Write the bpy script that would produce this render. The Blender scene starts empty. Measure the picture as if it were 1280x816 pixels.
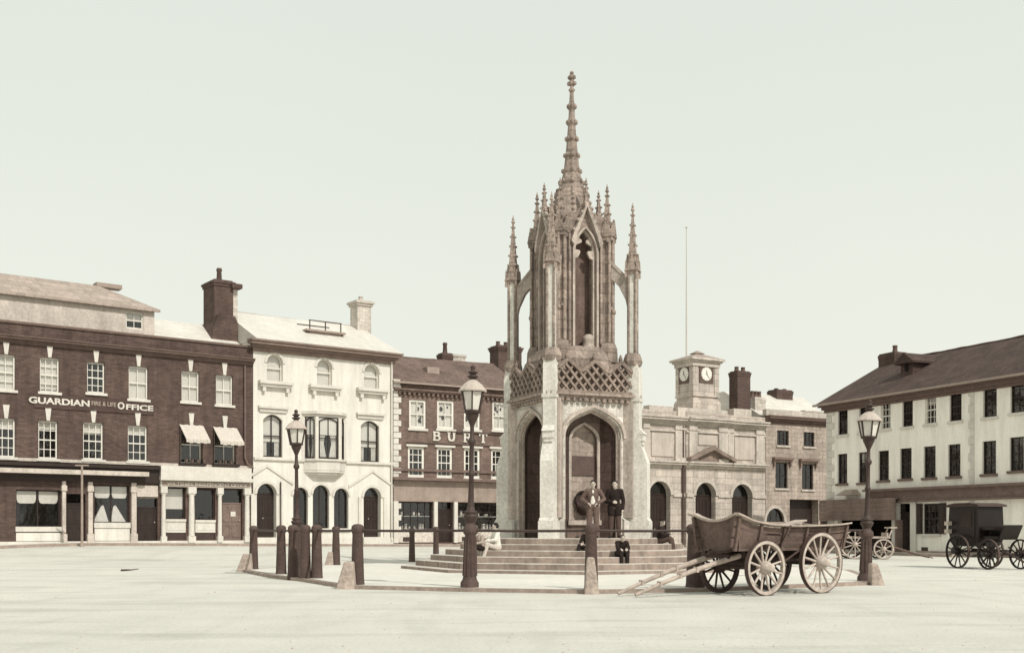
import bpy, bmesh, math, random
from mathutils import Vector, Matrix
R = math.radians
random.seed(7)
scene = bpy.context.scene
COL = scene.collection
F, CX, HY, H = 1400.0, 640.0, 662.0, 1.25      # focal length in photo pixels, centre, horizon row, eye height (m)

# ------------------------------------------------------------------ ground heights
def sstep(t):
    t = max(0.0, min(1.0, t)); return t*t*(3-2*t)
def gz(x, y):
    return sstep((y-41)/10.0) * max(0.0, min(0.56, 0.27-0.0145*x))

# ------------------------------------------------------------------ materials
def sep(v):
    if v < .48: v = v*(v/.48)**.36
    stops = ((0, (1.46,.90,.76)), (.22, (1.24,.96,.80)), (.6, (1.04,.985,.89)), (9, (1.04,.985,.89)))
    for (v0,c0),(v1,c1) in zip(stops, stops[1:]):
        if v0 <= v <= v1:
            t = (v-v0)/(v1-v0); return tuple(v*(c0[i]*(1-t)+c1[i]*t) for i in range(3))+(1.0,)
MATS = {}
def mat(name, v, rough=.85, var=.2, scale=1.2, fine=14., pattern=None, size=(.5,.2), mortar=None, bump=.25, metal=0.0, stain=0.0, cvar=.14):
    if name in MATS: return MATS[name]
    m = bpy.data.materials.new(name); m.use_nodes = True
    nt = m.node_tree; N = nt.nodes; L = nt.links
    b = N['Principled BSDF']; b.inputs['Roughness'].default_value = rough; b.inputs['Metallic'].default_value = metal
    b.inputs['Specular IOR Level'].default_value = .3
    tc = N.new('ShaderNodeTexCoord')
    n1 = N.new('ShaderNodeTexNoise'); n1.inputs['Scale'].default_value = scale; n1.inputs['Detail'].default_value = 6; n1.inputs['Roughness'].default_value = .65
    n2 = N.new('ShaderNodeTexNoise'); n2.inputs['Scale'].default_value = fine; n2.inputs['Detail'].default_value = 4
    L.new(tc.outputs['Object'], n1.inputs['Vector']); L.new(tc.outputs['Object'], n2.inputs['Vector'])
    mr = N.new('ShaderNodeMapRange'); mr.inputs['From Min'].default_value = .28; mr.inputs['From Max'].default_value = .72
    mr.inputs['To Min'].default_value = 1-var; mr.inputs['To Max'].default_value = 1+var
    L.new(n1.outputs['Fac'], mr.inputs['Value'])
    mr2 = N.new('ShaderNodeMapRange'); mr2.inputs['From Min'].default_value = .3; mr2.inputs['From Max'].default_value = .7
    mr2.inputs['To Min'].default_value = 1-var*.7; mr2.inputs['To Max'].default_value = 1+var*.7
    L.new(n2.outputs['Fac'], mr2.inputs['Value'])
    mul = N.new('ShaderNodeMath'); mul.operation = 'MULTIPLY'
    L.new(mr.outputs['Result'], mul.inputs[0]); L.new(mr2.outputs['Result'], mul.inputs[1])
    fac = mul.outputs[0]; hgt = n2.outputs['Fac']
    if pattern:
        sx = N.new('ShaderNodeSeparateXYZ'); L.new(tc.outputs['Object'], sx.inputs[0])
        ad = N.new('ShaderNodeMath'); ad.operation = 'ADD'; L.new(sx.outputs[0], ad.inputs[0])
        if pattern == 'ashlar' or pattern == 'brick': L.new(sx.outputs[1], ad.inputs[1])
        cb = N.new('ShaderNodeCombineXYZ'); L.new(ad.outputs[0], cb.inputs[0])
        if pattern == 'flag':
            L.new(sx.outputs[1], cb.inputs[1]); ad.inputs[1].default_value = 0
        else: L.new(sx.outputs[2], cb.inputs[1])
        br = N.new('ShaderNodeTexBrick'); L.new(cb.outputs[0], br.inputs['Vector'])
        br.inputs['Scale'].default_value = 1.0; br.inputs['Brick Width'].default_value = size[0]; br.inputs['Row Height'].default_value = size[1]
        br.inputs['Mortar Size'].default_value = min(size)*.06; br.inputs['Mortar Smooth'].default_value = .3
        mo = mortar if mortar is not None else .75
        br.inputs['Color1'].default_value = (1-cvar,)*3+(1,); br.inputs['Color2'].default_value = (1+cvar,)*3+(1,); br.inputs['Mortar'].default_value = (mo,)*3+(1,)
        bw = N.new('ShaderNodeRGBToBW'); L.new(br.outputs['Color'], bw.inputs[0])
        mu = N.new('ShaderNodeMath'); mu.operation = 'MULTIPLY'; L.new(fac, mu.inputs[0]); L.new(bw.outputs[0], mu.inputs[1]); fac = mu.outputs[0]
        hm = N.new('ShaderNodeMath'); hm.operation = 'MULTIPLY_ADD'; L.new(br.outputs['Fac'], hm.inputs[0]); hm.inputs[1].default_value = -.8
        L.new(n2.outputs['Fac'], hm.inputs[2]); hgt = hm.outputs[0]
    if stain:   # run-off streaks: noise stretched down the wall
        mp = N.new('ShaderNodeMapping'); mp.inputs['Scale'].default_value = (2.2, 2.2, .28); L.new(tc.outputs['Object'], mp.inputs[0])
        n3 = N.new('ShaderNodeTexNoise'); n3.inputs['Scale'].default_value = 1.0; n3.inputs['Detail'].default_value = 7; n3.inputs['Roughness'].default_value = .7
        L.new(mp.outputs[0], n3.inputs['Vector'])
        m3 = N.new('ShaderNodeMapRange'); m3.inputs['From Min'].default_value = .42; m3.inputs['From Max'].default_value = .68
        m3.inputs['To Min'].default_value = 1.0; m3.inputs['To Max'].default_value = 1-stain
        L.new(n3.outputs['Fac'], m3.inputs['Value'])
        mu = N.new('ShaderNodeMath'); mu.operation = 'MULTIPLY'; L.new(fac, mu.inputs[0]); L.new(m3.outputs[0], mu.inputs[1]); fac = mu.outputs[0]
    vm = N.new('ShaderNodeVectorMath'); vm.operation = 'SCALE'; vm.inputs[0].default_value = sep(v)[:3]; L.new(fac, vm.inputs['Scale'])
    L.new(vm.outputs[0], b.inputs['Base Color'])
    if bump:
        bp = N.new('ShaderNodeBump'); bp.inputs['Strength'].default_value = bump; bp.inputs['Distance'].default_value = .03
        L.new(hgt, bp.inputs['Height']); L.new(bp.outputs[0], b.inputs['Normal'])
    MATS[name] = m; return m
def glass_mat(name, t=.86, tint=.9):
    m = bpy.data.materials.new(name); m.use_nodes = True; nt = m.node_tree; N = nt.nodes; L = nt.links
    N.remove(N['Principled BSDF']); o = N['Material Output']
    tr = N.new('ShaderNodeBsdfTransparent'); tr.inputs[0].default_value = (tint,)*3+(1,)
    gl = N.new('ShaderNodeBsdfGlossy'); gl.inputs['Roughness'].default_value = .06
    tc = N.new('ShaderNodeTexCoord'); nz = N.new('ShaderNodeTexNoise'); nz.inputs['Scale'].default_value = 2.5; L.new(tc.outputs['Object'], nz.inputs['Vector'])
    bp = N.new('ShaderNodeBump'); bp.inputs['Strength'].default_value = .12; bp.inputs['Distance'].default_value = .05
    L.new(nz.outputs['Fac'], bp.inputs['Height']); L.new(bp.outputs[0], gl.inputs['Normal'])
    mx = N.new('ShaderNodeMixShader'); mx.inputs[0].default_value = 1-t
    L.new(tr.outputs[0], mx.inputs[1]); L.new(gl.outputs[0], mx.inputs[2]); L.new(mx.outputs[0], o.inputs[0])
    MATS[name] = m; return m

M_GLASS = glass_mat('window glass', .9)
M_BLIND = mat('linen blind', .66, .9, .08, 2, 20, bump=.05)
M_CURT = mat('net curtain', .6, .9, .2, 5, 25, bump=.1)
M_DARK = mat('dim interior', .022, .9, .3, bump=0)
M_WOOD_W = mat('white window paint', .68, .6, .1, 3, bump=.05)
M_WOOD_D = mat('dark joinery paint', .05, .5, .2, 3, bump=.08)
M_WOOD_M = mat('brown joinery paint', .17, .6, .25, 3, bump=.08)
M_BRICK = mat('dark red brick', .122, .9, .3, .6, 20, 'brick', (.24,.08), 1.15, .3, stain=.35, cvar=.22)
M_STUCCO = mat('pale stucco', .665, .85, .06, .6, 9, bump=.2, stain=.2)
M_TRIM = mat('white stone trim', .58, .8, .1, 1.5, 12, bump=.1, stain=.1)
M_GREYR = mat('grey render', .47, .9, .2, .9, 8, bump=.2, stain=.2)
M_SLATE_L = mat('sun-glare slate', .58, .5, .07, .6, 5, 'slate', (.4,.28), .9, .2, stain=.08, cvar=.05)  # slate coloured near white, sun glare put into the colour
M_SLATE_G = mat('grey slate', .34, .65, .15, .7, 5, 'slate', (.4,.26), .75, .3)
M_TILE = mat('weathered clay tile', .16, .9, .3, .9, 9, 'slate', (.2,.16), .7, .5)
M_TILE_D = mat('dark clay tile', .098, .9, .3, .9, 9, 'slate', (.2,.17), .65, .5)
M_BRICK_B = mat('weathered brown brick', .185, .9, .28, .7, 18, 'brick', (.24,.085), 1.12, .3, stain=.3, cvar=.2)
M_HALL = mat('market hall ashlar', .455, .85, .2, .6, 9, 'ashlar', (.85,.38), .72, .3, stain=.3)
M_HALL_L = mat('market hall trim', .48, .85, .2, .8, 9, bump=.2, stain=.3)
M_RUB = mat('old squared stone', .37, .9, .28, .8, 8, 'ashlar', (.55,.27), .7, .4, stain=.3)
M_CREAM = mat('cream limewash', .82, .9, .06, .5, 9, bump=.2, stain=.2)
M_CHIM = mat('sooty chimney brick', .11, .9, .25, 1.5, 18, 'brick', (.23,.08), 1.1, .3)
M_CHIM_L = mat('pale chimney stone', .5, .9, .15, 1.2, 12, 'ashlar', (.4,.2), .8, .2, stain=.25)
M_POT = mat('clay chimney pot', .16, .9, .2, 3, bump=.1)
M_LEAD = mat('lead flashing', .3, .6, .15, 2, bump=.05)
M_CROSS = mat('pale limestone', .56, .85, .26, .9, 10, 'ashlar', (.62,.31), .76, .3, stain=.38)
M_CROSS_D = mat('weathered limestone', .32, .9, .34, 1.6, 11, 'ashlar', (.5,.3), .7, .45, stain=.4)
M_CROSS_M = mat('limestone, part weathered', .42, .9, .25, 1.6, 11, bump=.35, stain=.4)
M_CROSS_P = mat('sunlit limestone', .62, .85, .18, 1.5, 12, bump=.2, stain=.2)  # palest stone, sunlight on buttresses and pinnacle shafts put into the colour
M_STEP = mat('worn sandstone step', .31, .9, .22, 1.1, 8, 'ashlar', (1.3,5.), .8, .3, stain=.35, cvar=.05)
M_TREAD = mat('sunlit worn tread stone', .52, .9, .15, 1.1, 8, bump=.2, stain=.2)  # tread tops coloured lighter than risers, sunlight painted in with the wear
M_TABLET = mat('slate tablet', .12, .6, .2, 3, bump=.1)
M_IRON = mat('dark iron', .075, .55, .2, 3, bump=.15)
M_IRON_R = mat('rusty iron', .10, .7, .25, 3, 20, bump=.2)
M_GUARD = mat('rough guard stone', .36, .95, .25, 4, 16, bump=.6)
M_LAMPG = mat('sky-pale frosted lamp glass', .62, .3, .06, 3, bump=0)  # pale diffuse colour stands in for sky reflected in the glass
M_LAMPR = mat('pale lamp roof metal', .42, .5, .12, 5, bump=.05)
M_PAVE = mat('flagstone', .62, .9, .12, 1, 8, 'flag', (.9,.6), .8, .2)
M_KERB = mat('kerb stone', .3, .9, .25, 1.5, 10, bump=.3)
M_WAG = mat('worn wagon board', .165, .85, .3, 1.5, 14, bump=.3, stain=.3)
M_WAG_L = mat('bleached wagon wood', .38, .85, .25, 2.5, 14, bump=.25)
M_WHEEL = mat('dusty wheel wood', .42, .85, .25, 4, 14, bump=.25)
M_WAG_D = mat('dark wood and wheel shade', .075, .8, .25, 3, bump=.2)
M_COACH = mat('black coach varnish', .03, .35, .2, 2, bump=.03)
M_SKIN = mat('skin', .42, .6, .06, 8, bump=0)
M_HAIR = mat('dark hair', .03, .7, .3, 20, 60, bump=.3)
M_CL_D = mat('black wool cloth', .035, .95, .25, 6, 40, bump=.2)
M_CL_B = mat('brown cloth', .1, .95, .25, 6, 40, bump=.2)
M_CL_G = mat('grey tweed', .15, .95, .25, 6, 40, bump=.2)
M_CL_W = mat('white linen', .68, .9, .1, 6, 30, bump=.2)
M_LEATHER = mat('black boot leather', .03, .5, .2, 8, bump=.1)
M_EYE = mat('dark eye', .02, .3, 0, bump=0)
M_LIP = mat('lip', .2, .6, 0, bump=0)
M_LET = mat('white sign lettering', .56, .8, .18, 4, bump=0)
M_LET_G = mat('faded gilt lettering', .36, .7, .1, 4, bump=0)
M_DIAL = mat('white clock dial', .7, .5, .05, 3, bump=0)

# ------------------------------------------------------------------ mesh builder
class MB:
    def __init__(s): s.v = []; s.f = []; s.m = []; s.s = []
    def add(s, vs, fs, mat=0, smooth=False):
        o = len(s.v); s.v += [tuple(v) for v in vs]
        for f in fs: s.f.append([i+o for i in f]); s.m.append(mat); s.s.append(smooth)
        return s
    def box(s, x0, x1, y0, y1, z0, z1, mat=0):
        return s.hexa([(x0,y0,z0),(x1,y0,z0),(x1,y1,z0),(x0,y1,z0),(x0,y0,z1),(x1,y0,z1),(x1,y1,z1),(x0,y1,z1)], mat)
    def hexa(s, p, mat=0):
        return s.add(p, [(3,2,1,0),(4,5,6,7),(0,1,5,4),(1,2,6,5),(2,3,7,6),(3,0,4,7)], mat)
    def poly(s, pts, mat=0): return s.add(pts, [list(range(len(pts)))], mat)
    def prism_y(s, xz, y0, y1, mat=0):            # outline in x,z pushed along y
        n = len(xz); vs = [(x,y0,z) for x,z in xz]+[(x,y1,z) for x,z in xz]
        return s.add(vs, [list(range(n)), list(range(2*n-1,n-1,-1))]+[(i,(i+1)%n,n+(i+1)%n,n+i) for i in range(n)], mat)
    def prism_x(s, yz, x0, x1, mat=0):
        n = len(yz); vs = [(x0,y,z) for y,z in yz]+[(x1,y,z) for y,z in yz]
        return s.add(vs, [list(range(n)), list(range(2*n-1,n-1,-1))]+[(i,(i+1)%n,n+(i+1)%n,n+i) for i in range(n)], mat)
    def prism_z(s, xy, z0, z1, mat=0):
        n = len(xy); vs = [(x,y,z0) for x,y in xy]+[(x,y,z1) for x,y in xy]
        return s.add(vs, [list(range(n)), list(range(2*n-1,n-1,-1))]+[(i,(i+1)%n,n+(i+1)%n,n+i) for i in range(n)], mat)
    def ring_y(s, a, b, y0, y1, mat=0):           # band between two open polylines a (inner) and b (outer) in x,z
        n = len(a); vs = [(x,y0,z) for x,z in a]+[(x,y0,z) for x,z in b]+[(x,y1,z) for x,z in a]+[(x,y1,z) for x,z in b]
        fs = []
        for i in range(n-1):
            j = i+1
            fs += [(i,j,n+j,n+i),(2*n+i,3*n+i,3*n+j,2*n+j),(i,2*n+i,2*n+j,j),(n+i,n+j,3*n+j,3*n+i)]
        fs += [(0,n,3*n,2*n),(n-1,3*n-1,4*n-1,2*n-1)]
        return s.add(vs, fs, mat)
    def bar(s, p, q, w, h=None, mat=0, up=(0,0,1)):
        p = Vector(p); q = Vector(q); d = (q-p).normalized(); u = Vector(up)
        if abs(d.dot(u)) > .98: u = Vector((0,1,0))
        a = d.cross(u).normalized()*(w/2); b = a.cross(d).normalized()*((h or w)/2)
        return s.hexa([p-a-b,p+a-b,q+a-b,q-a-b,p-a+b,p+a+b,q+a+b,q-a+b], mat)
    def tube(s, pts, rs, n=10, mat=0, smooth=True, cap=True):
        pts = [Vector(p) for p in pts]; rs = rs if isinstance(rs,(list,tuple)) else [rs]*len(pts)
        vs = []; a = None
        for i, p in enumerate(pts):
            d = (pts[min(i+1,len(pts)-1)]-pts[max(i-1,0)]).normalized()
            if a is None:
                a = d.cross(Vector((0,0,1)) if abs(d.z) < .9 else Vector((1,0,0))).normalized()
            a = (a-d*a.dot(d)).normalized(); b = d.cross(a)
            for k in range(n):
                t = 2*math.pi*k/n; vs.append(p+(a*math.cos(t)+b*math.sin(t))*rs[i])
        fs = [(i*n+k,i*n+(k+1)%n,(i+1)*n+(k+1)%n,(i+1)*n+k) for i in range(len(pts)-1) for k in range(n)]
        s.add(vs, fs, mat, smooth)
        if cap: s.add(vs[:n], [list(range(n))[::-1]], mat); s.add(vs[-n:], [list(range(n))], mat)
        return s
    def lathe(s, prof, c=(0,0), n=16, mat=0, smooth=True, rot=0, sq=None):   # profile (r,z)
        vs = []
        for r, z in prof:
            for k in range(n):
                t = 2*math.pi*k/n+rot; vs.append((c[0]+r*math.cos(t), c[1]+r*math.sin(t), z))
        fs = [(i*n+k,i*n+(k+1)%n,(i+1)*n+(k+1)%n,(i+1)*n+k) for i in range(len(prof)-1) for k in range(n)]
        s.add(vs, fs, mat, smooth)
        s.add(vs[:n], [list(range(n))[::-1]], mat); s.add(vs[-n:], [list(range(n))], mat)
        return s
    def ball(s, c, r, mat=0, n=8, m=6):
        r = r if isinstance(r,(tuple,list)) else (r,r,r)
        vs = [(c[0],c[1],c[2]-r[2])]; fs = []
        for i in range(1,m):
            t = math.pi*i/m-math.pi/2
            for k in range(n):
                a = 2*math.pi*k/n; vs.append((c[0]+r[0]*math.cos(t)*math.cos(a), c[1]+r[1]*math.cos(t)*math.sin(a), c[2]+r[2]*math.sin(t)))
        vs.append((c[0],c[1],c[2]+r[2])); top = len(vs)-1
        for k in range(n):
            fs.append((0,1+(k+1)%n,1+k)); fs.append((top,1+(m-2)*n+k,1+(m-2)*n+(k+1)%n))
            for i in range(m-2): fs.append((1+i*n+k,1+i*n+(k+1)%n,1+(i+1)*n+(k+1)%n,1+(i+1)*n+k))
        return s.add(vs, fs, mat, True)
    def build(s, name, mats, parent=None):
        me = bpy.data.meshes.new(name); me.from_pydata(s.v, [], s.f)
        for m in (mats if isinstance(mats,(list,tuple)) else [mats]): me.materials.append(m)
        me.polygons.foreach_set('material_index', s.m); me.polygons.foreach_set('use_smooth', s.s)
        bm = bmesh.new(); bm.from_mesh(me); bmesh.ops.recalc_face_normals(bm, faces=bm.faces); bm.to_mesh(me); bm.free()
        me.update()
        o = bpy.data.objects.new(name, me); COL.objects.link(o)
        if parent: o.parent = parent
        return o

def tag(o, label, cat, group=None):
    o['label'] = label; o['category'] = cat
    if group: o['group'] = group
    return o
def thing(name, label, cat, loc=(0,0,0), rz=0, group=None):
    o = bpy.data.objects.new(name, None); COL.objects.link(o); o.location = loc; o.rotation_euler = (0,0,rz); o.empty_display_size = .3
    return tag(o, label, cat, group)
def structure(o): o['kind'] = 'structure'; return o
def copy_tree(o, parent=None):
    c = o.copy(); COL.objects.link(c); c.parent = parent
    for ch in list(o.children): copy_tree(ch, c)
    return c
def world(px, D): return ((px-CX)/F*D, D)

class Fac:      # a straight street front: local x along it, y into the building, z above its pavement
    def __init__(s, P, deg, zb):
        s.P = Vector(P); s.a = R(deg); s.u = Vector((math.cos(s.a), math.sin(s.a))); s.n = Vector((-math.sin(s.a), math.cos(s.a))); s.zb = zb
    def t(s, px, off=0):
        k = (px-CX)/F; B = s.P+s.n*off
        return (k*B.y-B.x)/(s.u.x-k*s.u.y)
    def z(s, px, py, off=0):
        D = (s.P+s.n*off+s.u*s.t(px,off)).y
        return H+(HY-py)*D/F-s.zb
    def empty(s, name, label, cat, group=None):
        return thing(name, label, cat, (s.P.x,s.P.y,s.zb), s.a, group)
    def loc(s, x, y, z=0):
        p = s.P+s.u*x+s.n*y; return (p.x,p.y,s.zb+z)

# ------------------------------------------------------------------ walls, windows, doors
def arch_pts(xc, a, zs, rise, kind='round', n=10):
    pts = []
    for i in range(-n, n+1):
        u = i/n
        if kind == 'round': t = (u+1)*math.pi/2; pts.append((xc-a*math.cos(t), zs+rise*math.sin(t)))
        elif kind == 'seg': pts.append((xc+a*u, zs+rise*(1-u*u)))
        else:
            w = 1-abs(u)                       # 0 at the springing, 1 at the apex
            P = [(1,0),(1,.52),(.66,.74),(0,1)] if kind == 'tudor' else [(1,0),(1,.5),(.5,.8),(0,1)]
            b = [(1-w)**3, 3*w*(1-w)**2, 3*w*w*(1-w), w**3]
            x = sum(b[k]*P[k][0] for k in range(4)); z = sum(b[k]*P[k][1] for k in range(4))
            pts.append((xc+a*x*(1 if u > 0 else -1), zs+rise*z))
    return pts
class Op:
    def __init__(s, x0, x1, z0, z1, arch=None, rise=None, d=.16, room=.7):
        s.x0,s.x1,s.z0,s.z1,s.arch,s.d,s.room = x0,x1,z0,z1,arch,d,room
        s.rise = rise if rise is not None else ((x1-x0)/2 if arch == 'round' else 0)
        if not arch: s.rise = 0
        s.zs = z1-s.rise
    def head(s, grow=0):
        if not s.arch: return [(s.x0-grow,s.z1+grow),(s.x1+grow,s.z1+grow)]
        return arch_pts((s.x0+s.x1)/2, (s.x1-s.x0)/2+grow, s.zs, s.rise+grow, s.arch)
    def top(s, x):
        if not s.arch: return s.z1
        h = s.head()
        for (a,b),(c,d) in zip(h,h[1:]):
            if a <= x <= c and c > a: return b+(d-b)*(x-a)/(c-a)
        return s.zs
def op_px(f, x0, x1, yt, yb, **k):
    m = (x0+x1)/2
    return Op(f.t(x0), f.t(x1), f.z(m,yb), f.z(m,yt), **k)
def wall(mb, X0, X1, Z0, Z1, ops, y=0, mat=0, imat=1):
    xs = sorted({X0,X1}|{v for o in ops for v in (o.x0,o.x1)}); zs = sorted({Z0,Z1}|{v for o in ops for v in (o.z0,o.z1)})
    for i in range(len(xs)-1):
        for j in range(len(zs)-1):
            cx,cz = (xs[i]+xs[i+1])/2,(zs[j]+zs[j+1])/2
            if any(o.x0 < cx < o.x1 and o.z0 < cz < o.z1 for o in ops): continue
            mb.poly([(xs[i],y,zs[j]),(xs[i+1],y,zs[j]),(xs[i+1],y,zs[j+1]),(xs[i],y,zs[j+1])], mat)
    for o in ops:
        d = y+o.d
        out = [(o.x0,o.z0)]+([(o.x0,o.zs)] if not o.arch else [])+(o.head() if o.arch else [(o.x1,o.z1)])+[(o.x1,o.z0)]
        if not o.arch: out = [(o.x0,o.z0),(o.x0,o.z1),(o.x1,o.z1),(o.x1,o.z0)]
        for k in range(len(out)):
            a,b = out[k],out[(k+1)%len(out)]
            mb.poly([(a[0],y,a[1]),(b[0],y,b[1]),(b[0],d,b[1]),(a[0],d,a[1])], mat)
        if o.arch:
            h = o.head(); n = len(h)//2
            for k in range(n): mb.poly([(o.x0,y,o.z1),(h[k][0],y,h[k][1]),(h[k+1][0],y,h[k+1][1])], mat)
            for k in range(n, len(h)-1): mb.poly([(o.x1,y,o.z1),(h[k][0],y,h[k][1]),(h[k+1][0],y,h[k+1][1])], mat)
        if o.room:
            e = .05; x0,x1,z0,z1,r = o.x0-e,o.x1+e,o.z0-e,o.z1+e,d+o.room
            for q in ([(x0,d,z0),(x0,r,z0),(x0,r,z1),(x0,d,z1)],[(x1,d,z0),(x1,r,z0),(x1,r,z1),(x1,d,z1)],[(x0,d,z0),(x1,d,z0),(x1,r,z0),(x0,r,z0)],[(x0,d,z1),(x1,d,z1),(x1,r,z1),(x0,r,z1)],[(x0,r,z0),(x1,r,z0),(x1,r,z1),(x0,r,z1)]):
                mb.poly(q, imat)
def shell(mb, X0, X1, Z0, Z1, depth, mat=0, left=None, right=None):     # side and back walls, flat top
    for x in (X0, X1): mb.poly([(x,0,Z0),(x,depth,Z0),(x,depth,Z1),(x,0,Z1)], mat)
    mb.poly([(X0,depth,Z0),(X1,depth,Z0),(X1,depth,Z1),(X0,depth,Z1)], mat)
    mb.poly([(X0,0,Z1),(X1,0,Z1),(X1,depth,Z1),(X0,depth,Z1)], mat)
def window(par, o, cols, rows, fm=M_WOOD_W, blind=0., bm=M_BLIND, sill=None, key=None, y=0, fw=.06, bar=.03, curtain=False, name='window'):
    d = y+o.d; e = .004; mb = MB()
    mb.box(o.x0-e,o.x0+fw,d-.04,d+.05,o.z0,o.zs); mb.box(o.x1-fw,o.x1+e,d-.04,d+.05,o.z0,o.zs)
    mb.box(o.x0+fw,o.x1-fw,d-.05,d+.045,o.z0-e,o.z0+fw*1.2)
    if o.arch:
        xc = (o.x0+o.x1)/2; a = (o.x1-o.x0)/2
        mb.ring_y(arch_pts(xc,a-fw,o.zs,o.rise-fw,o.arch), arch_pts(xc,a+e,o.zs,o.rise+e,o.arch), d-.04, d+.05)
    else: mb.box(o.x0+fw,o.x1-fw,d-.04,d+.045,o.z1-fw,o.z1+e)
    for i in range(1,cols):
        x = o.x0+(o.x1-o.x0)*i/cols; mb.box(x-bar/2,x+bar/2,d-.015,d+.03,o.z0+fw,min(o.top(x),o.z1)-fw*.5)
    for j in range(1,rows):
        z = o.z0+(o.z1-o.z0)*j/rows
        if z < o.zs: 
            w = bar if not (rows % 2 == 0 and j == rows//2) else .055
            mb.box(o.x0+fw,o.x1-fw,d-.02-(.01 if w > bar else 0),d+.035,z-w/2,z+w/2)
    win = mb.build(name, fm, par)
    g = MB(); pts = [(o.x0,d+.012,o.z0)]+[(x,d+.012,z) for x,z in o.head()]+[(o.x1,d+.012,o.z0)]; g.poly(pts).build('pane', M_GLASS, win)
    if blind:
        zb = o.z1-(o.z1-o.z0)*blind; b = MB(); b.box(o.x0+.02,o.x1-.02,d+.09,d+.1,zb,o.z1-.01); b.box(o.x0+.02,o.x1-.02,d+.085,d+.105,zb-.03,zb); b.build('blind', bm, win)
    if curtain:
        for s in (0,1):
            b = MB(); w = (o.x1-o.x0)*.3; n = 8
            for k in range(n):
                xa = (o.x0+w*k/n) if s == 0 else (o.x1-w*k/n); xb = (o.x0+w*(k+1)/n) if s == 0 else (o.x1-w*(k+1)/n)
                ya = d+.12+(.03 if k % 2 else 0); yb = d+.12+(0 if k % 2 else .03)
                b.poly([(xa,ya,o.z0+.02),(xb,yb,o.z0+.02),(xb,yb,o.z1),(xa,ya,o.z1)])
            b.build('curtain', M_CURT, win)
    if sill: MB().box(o.x0-.1,o.x1+.1,y-.09,d-.03,o.z0-.12,o.z0-.002).build('sill', sill, win)
    if key:
        xc = (o.x0+o.x1)/2; MB().prism_y([(xc-.07,o.z1+.01),(xc+.07,o.z1+.01),(xc+.14,o.z1+.62),(xc-.14,o.z1+.62)], y-.05, y+.01).build('keystone', key, win)
    return win
def door(par, o, m=M_WOOD_D, y=0, light=.0, leaves=1, card=False):
    d = y+o.d; mb = MB(); zt = o.zs if o.arch else o.z1
    zl = zt-light if light else zt
    mb.box(o.x0-.004,o.x1+.004,d,d+.05,o.z0,zl)
    w = (o.x1-o.x0)/leaves
    for k in range(leaves):
        a,b = o.x0+w*k,o.x0+w*(k+1)
        for (u0,u1) in ((.1,.46),(.54,.9)):
            for (v0,v1) in ((.08,.42),(.5,.93)):
                x0,x1,z0,z1 = a+(b-a)*u0,a+(b-a)*u1,o.z0+(zl-o.z0)*v0,o.z0+(zl-o.z0)*v1
                for q in ((x0,x1,z0,z0+.04),(x0,x1,z1-.04,z1),(x0,x0+.04,z0+.04,z1-.04),(x1-.04,x1,z0+.04,z1-.04)): mb.box(q[0],q[1],d-.02,d+.003,q[2],q[3])
    dr = mb.build('door', m, par)
    MB().ball((o.x1-.1 if leaves == 1 else (o.x0+o.x1)/2-.08, d-.05, o.z0+1.0), .035).build('handle', M_LAMPR, dr)
    if light or o.arch:
        f = MB(); f.box(o.x0,o.x1,d-.03,d+.045,zl,zl+.07)
        f.build('transom', m, dr)
        g = MB(); g.poly([(o.x0,d+.02,zl+.03)]+[(x,d+.02,z) for x,z in o.head()]+[(o.x1,d+.02,zl+.03)]).build('fanlight', M_GLASS, dr)
    if card: MB().box((o.x0+o.x1)/2-.02,(o.x0+o.x1)/2+.24,d-.025,d-.022,o.z0+1.2,o.z0+1.45).build('notice', M_LET, dr)
    return dr
def cornice(mb, x0, x1, z, steps, mat=0, ret=0):     # stacked projecting mouldings: (height, projection)
    for h, p in steps:
        mb.box(x0-p*ret, x1+p*ret, -p, .02, z, z+h-.002, mat); z += h
    return z
def chimney(par, x0, x1, y0, y1, z0, z1, m=M_CHIM, pots=1, potm=M_POT, poth=.5, cap=.08, potx=None):
    mb = MB(); mb.box(x0,x1,y0,y1,z0,z1-.34); mb.box(x0-cap*.5,x1+cap*.5,y0-cap*.5,y1+cap*.5,z1-.34,z1-.2)
    mb.box(x0-cap,x1+cap,y0-cap,y1+cap,z1-.2,z1-.08); mb.box(x0+.02,x1-.02,y0+.02,y1-.02,z1-.08,z1)
    c = mb.build('chimney', m, par)
    for k in range(pots):
        x = potx[k] if potx else x0+(x1-x0)*(k+.5)/pots
        MB().lathe([(.17,z1-.02),(.15,z1+.08),(.12,z1+poth*.75),(.15,z1+poth*.8),(.15,z1+poth*.93),(.12,z1+poth)], (x,(y0+y1)/2), 12).build('chimney_pot', potm, c)
    return c
def text(par, s, x0, x1, z0, hgt, y, m, name='sign_lettering', bold=.0, ext=.02):
    cu = bpy.data.curves.new('t','FONT'); cu.body = s; cu.size = 1; cu.extrude = ext; cu.offset = bold
    t = bpy.data.objects.new('t', cu); COL.objects.link(t)
    me = bpy.data.meshes.new_from_object(t.evaluated_get(bpy.context.evaluated_depsgraph_get()))
    bpy.data.objects.remove(t)
    xs = [v.co.x for v in me.vertices]; ys = [v.co.y for v in me.vertices]
    a,b,c,d = min(xs),max(xs),min(ys),max(ys)
    for v in me.vertices:
        v.co = ((x0+(v.co.x-a)/(b-a)*(x1-x0)), y-v.co.z, z0+(v.co.y-c)/(d-c)*hgt)
    me.materials.clear(); me.materials.append(m)
    o = bpy.data.objects.new(name, me); COL.objects.link(o); o.parent = par
    return o
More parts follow.
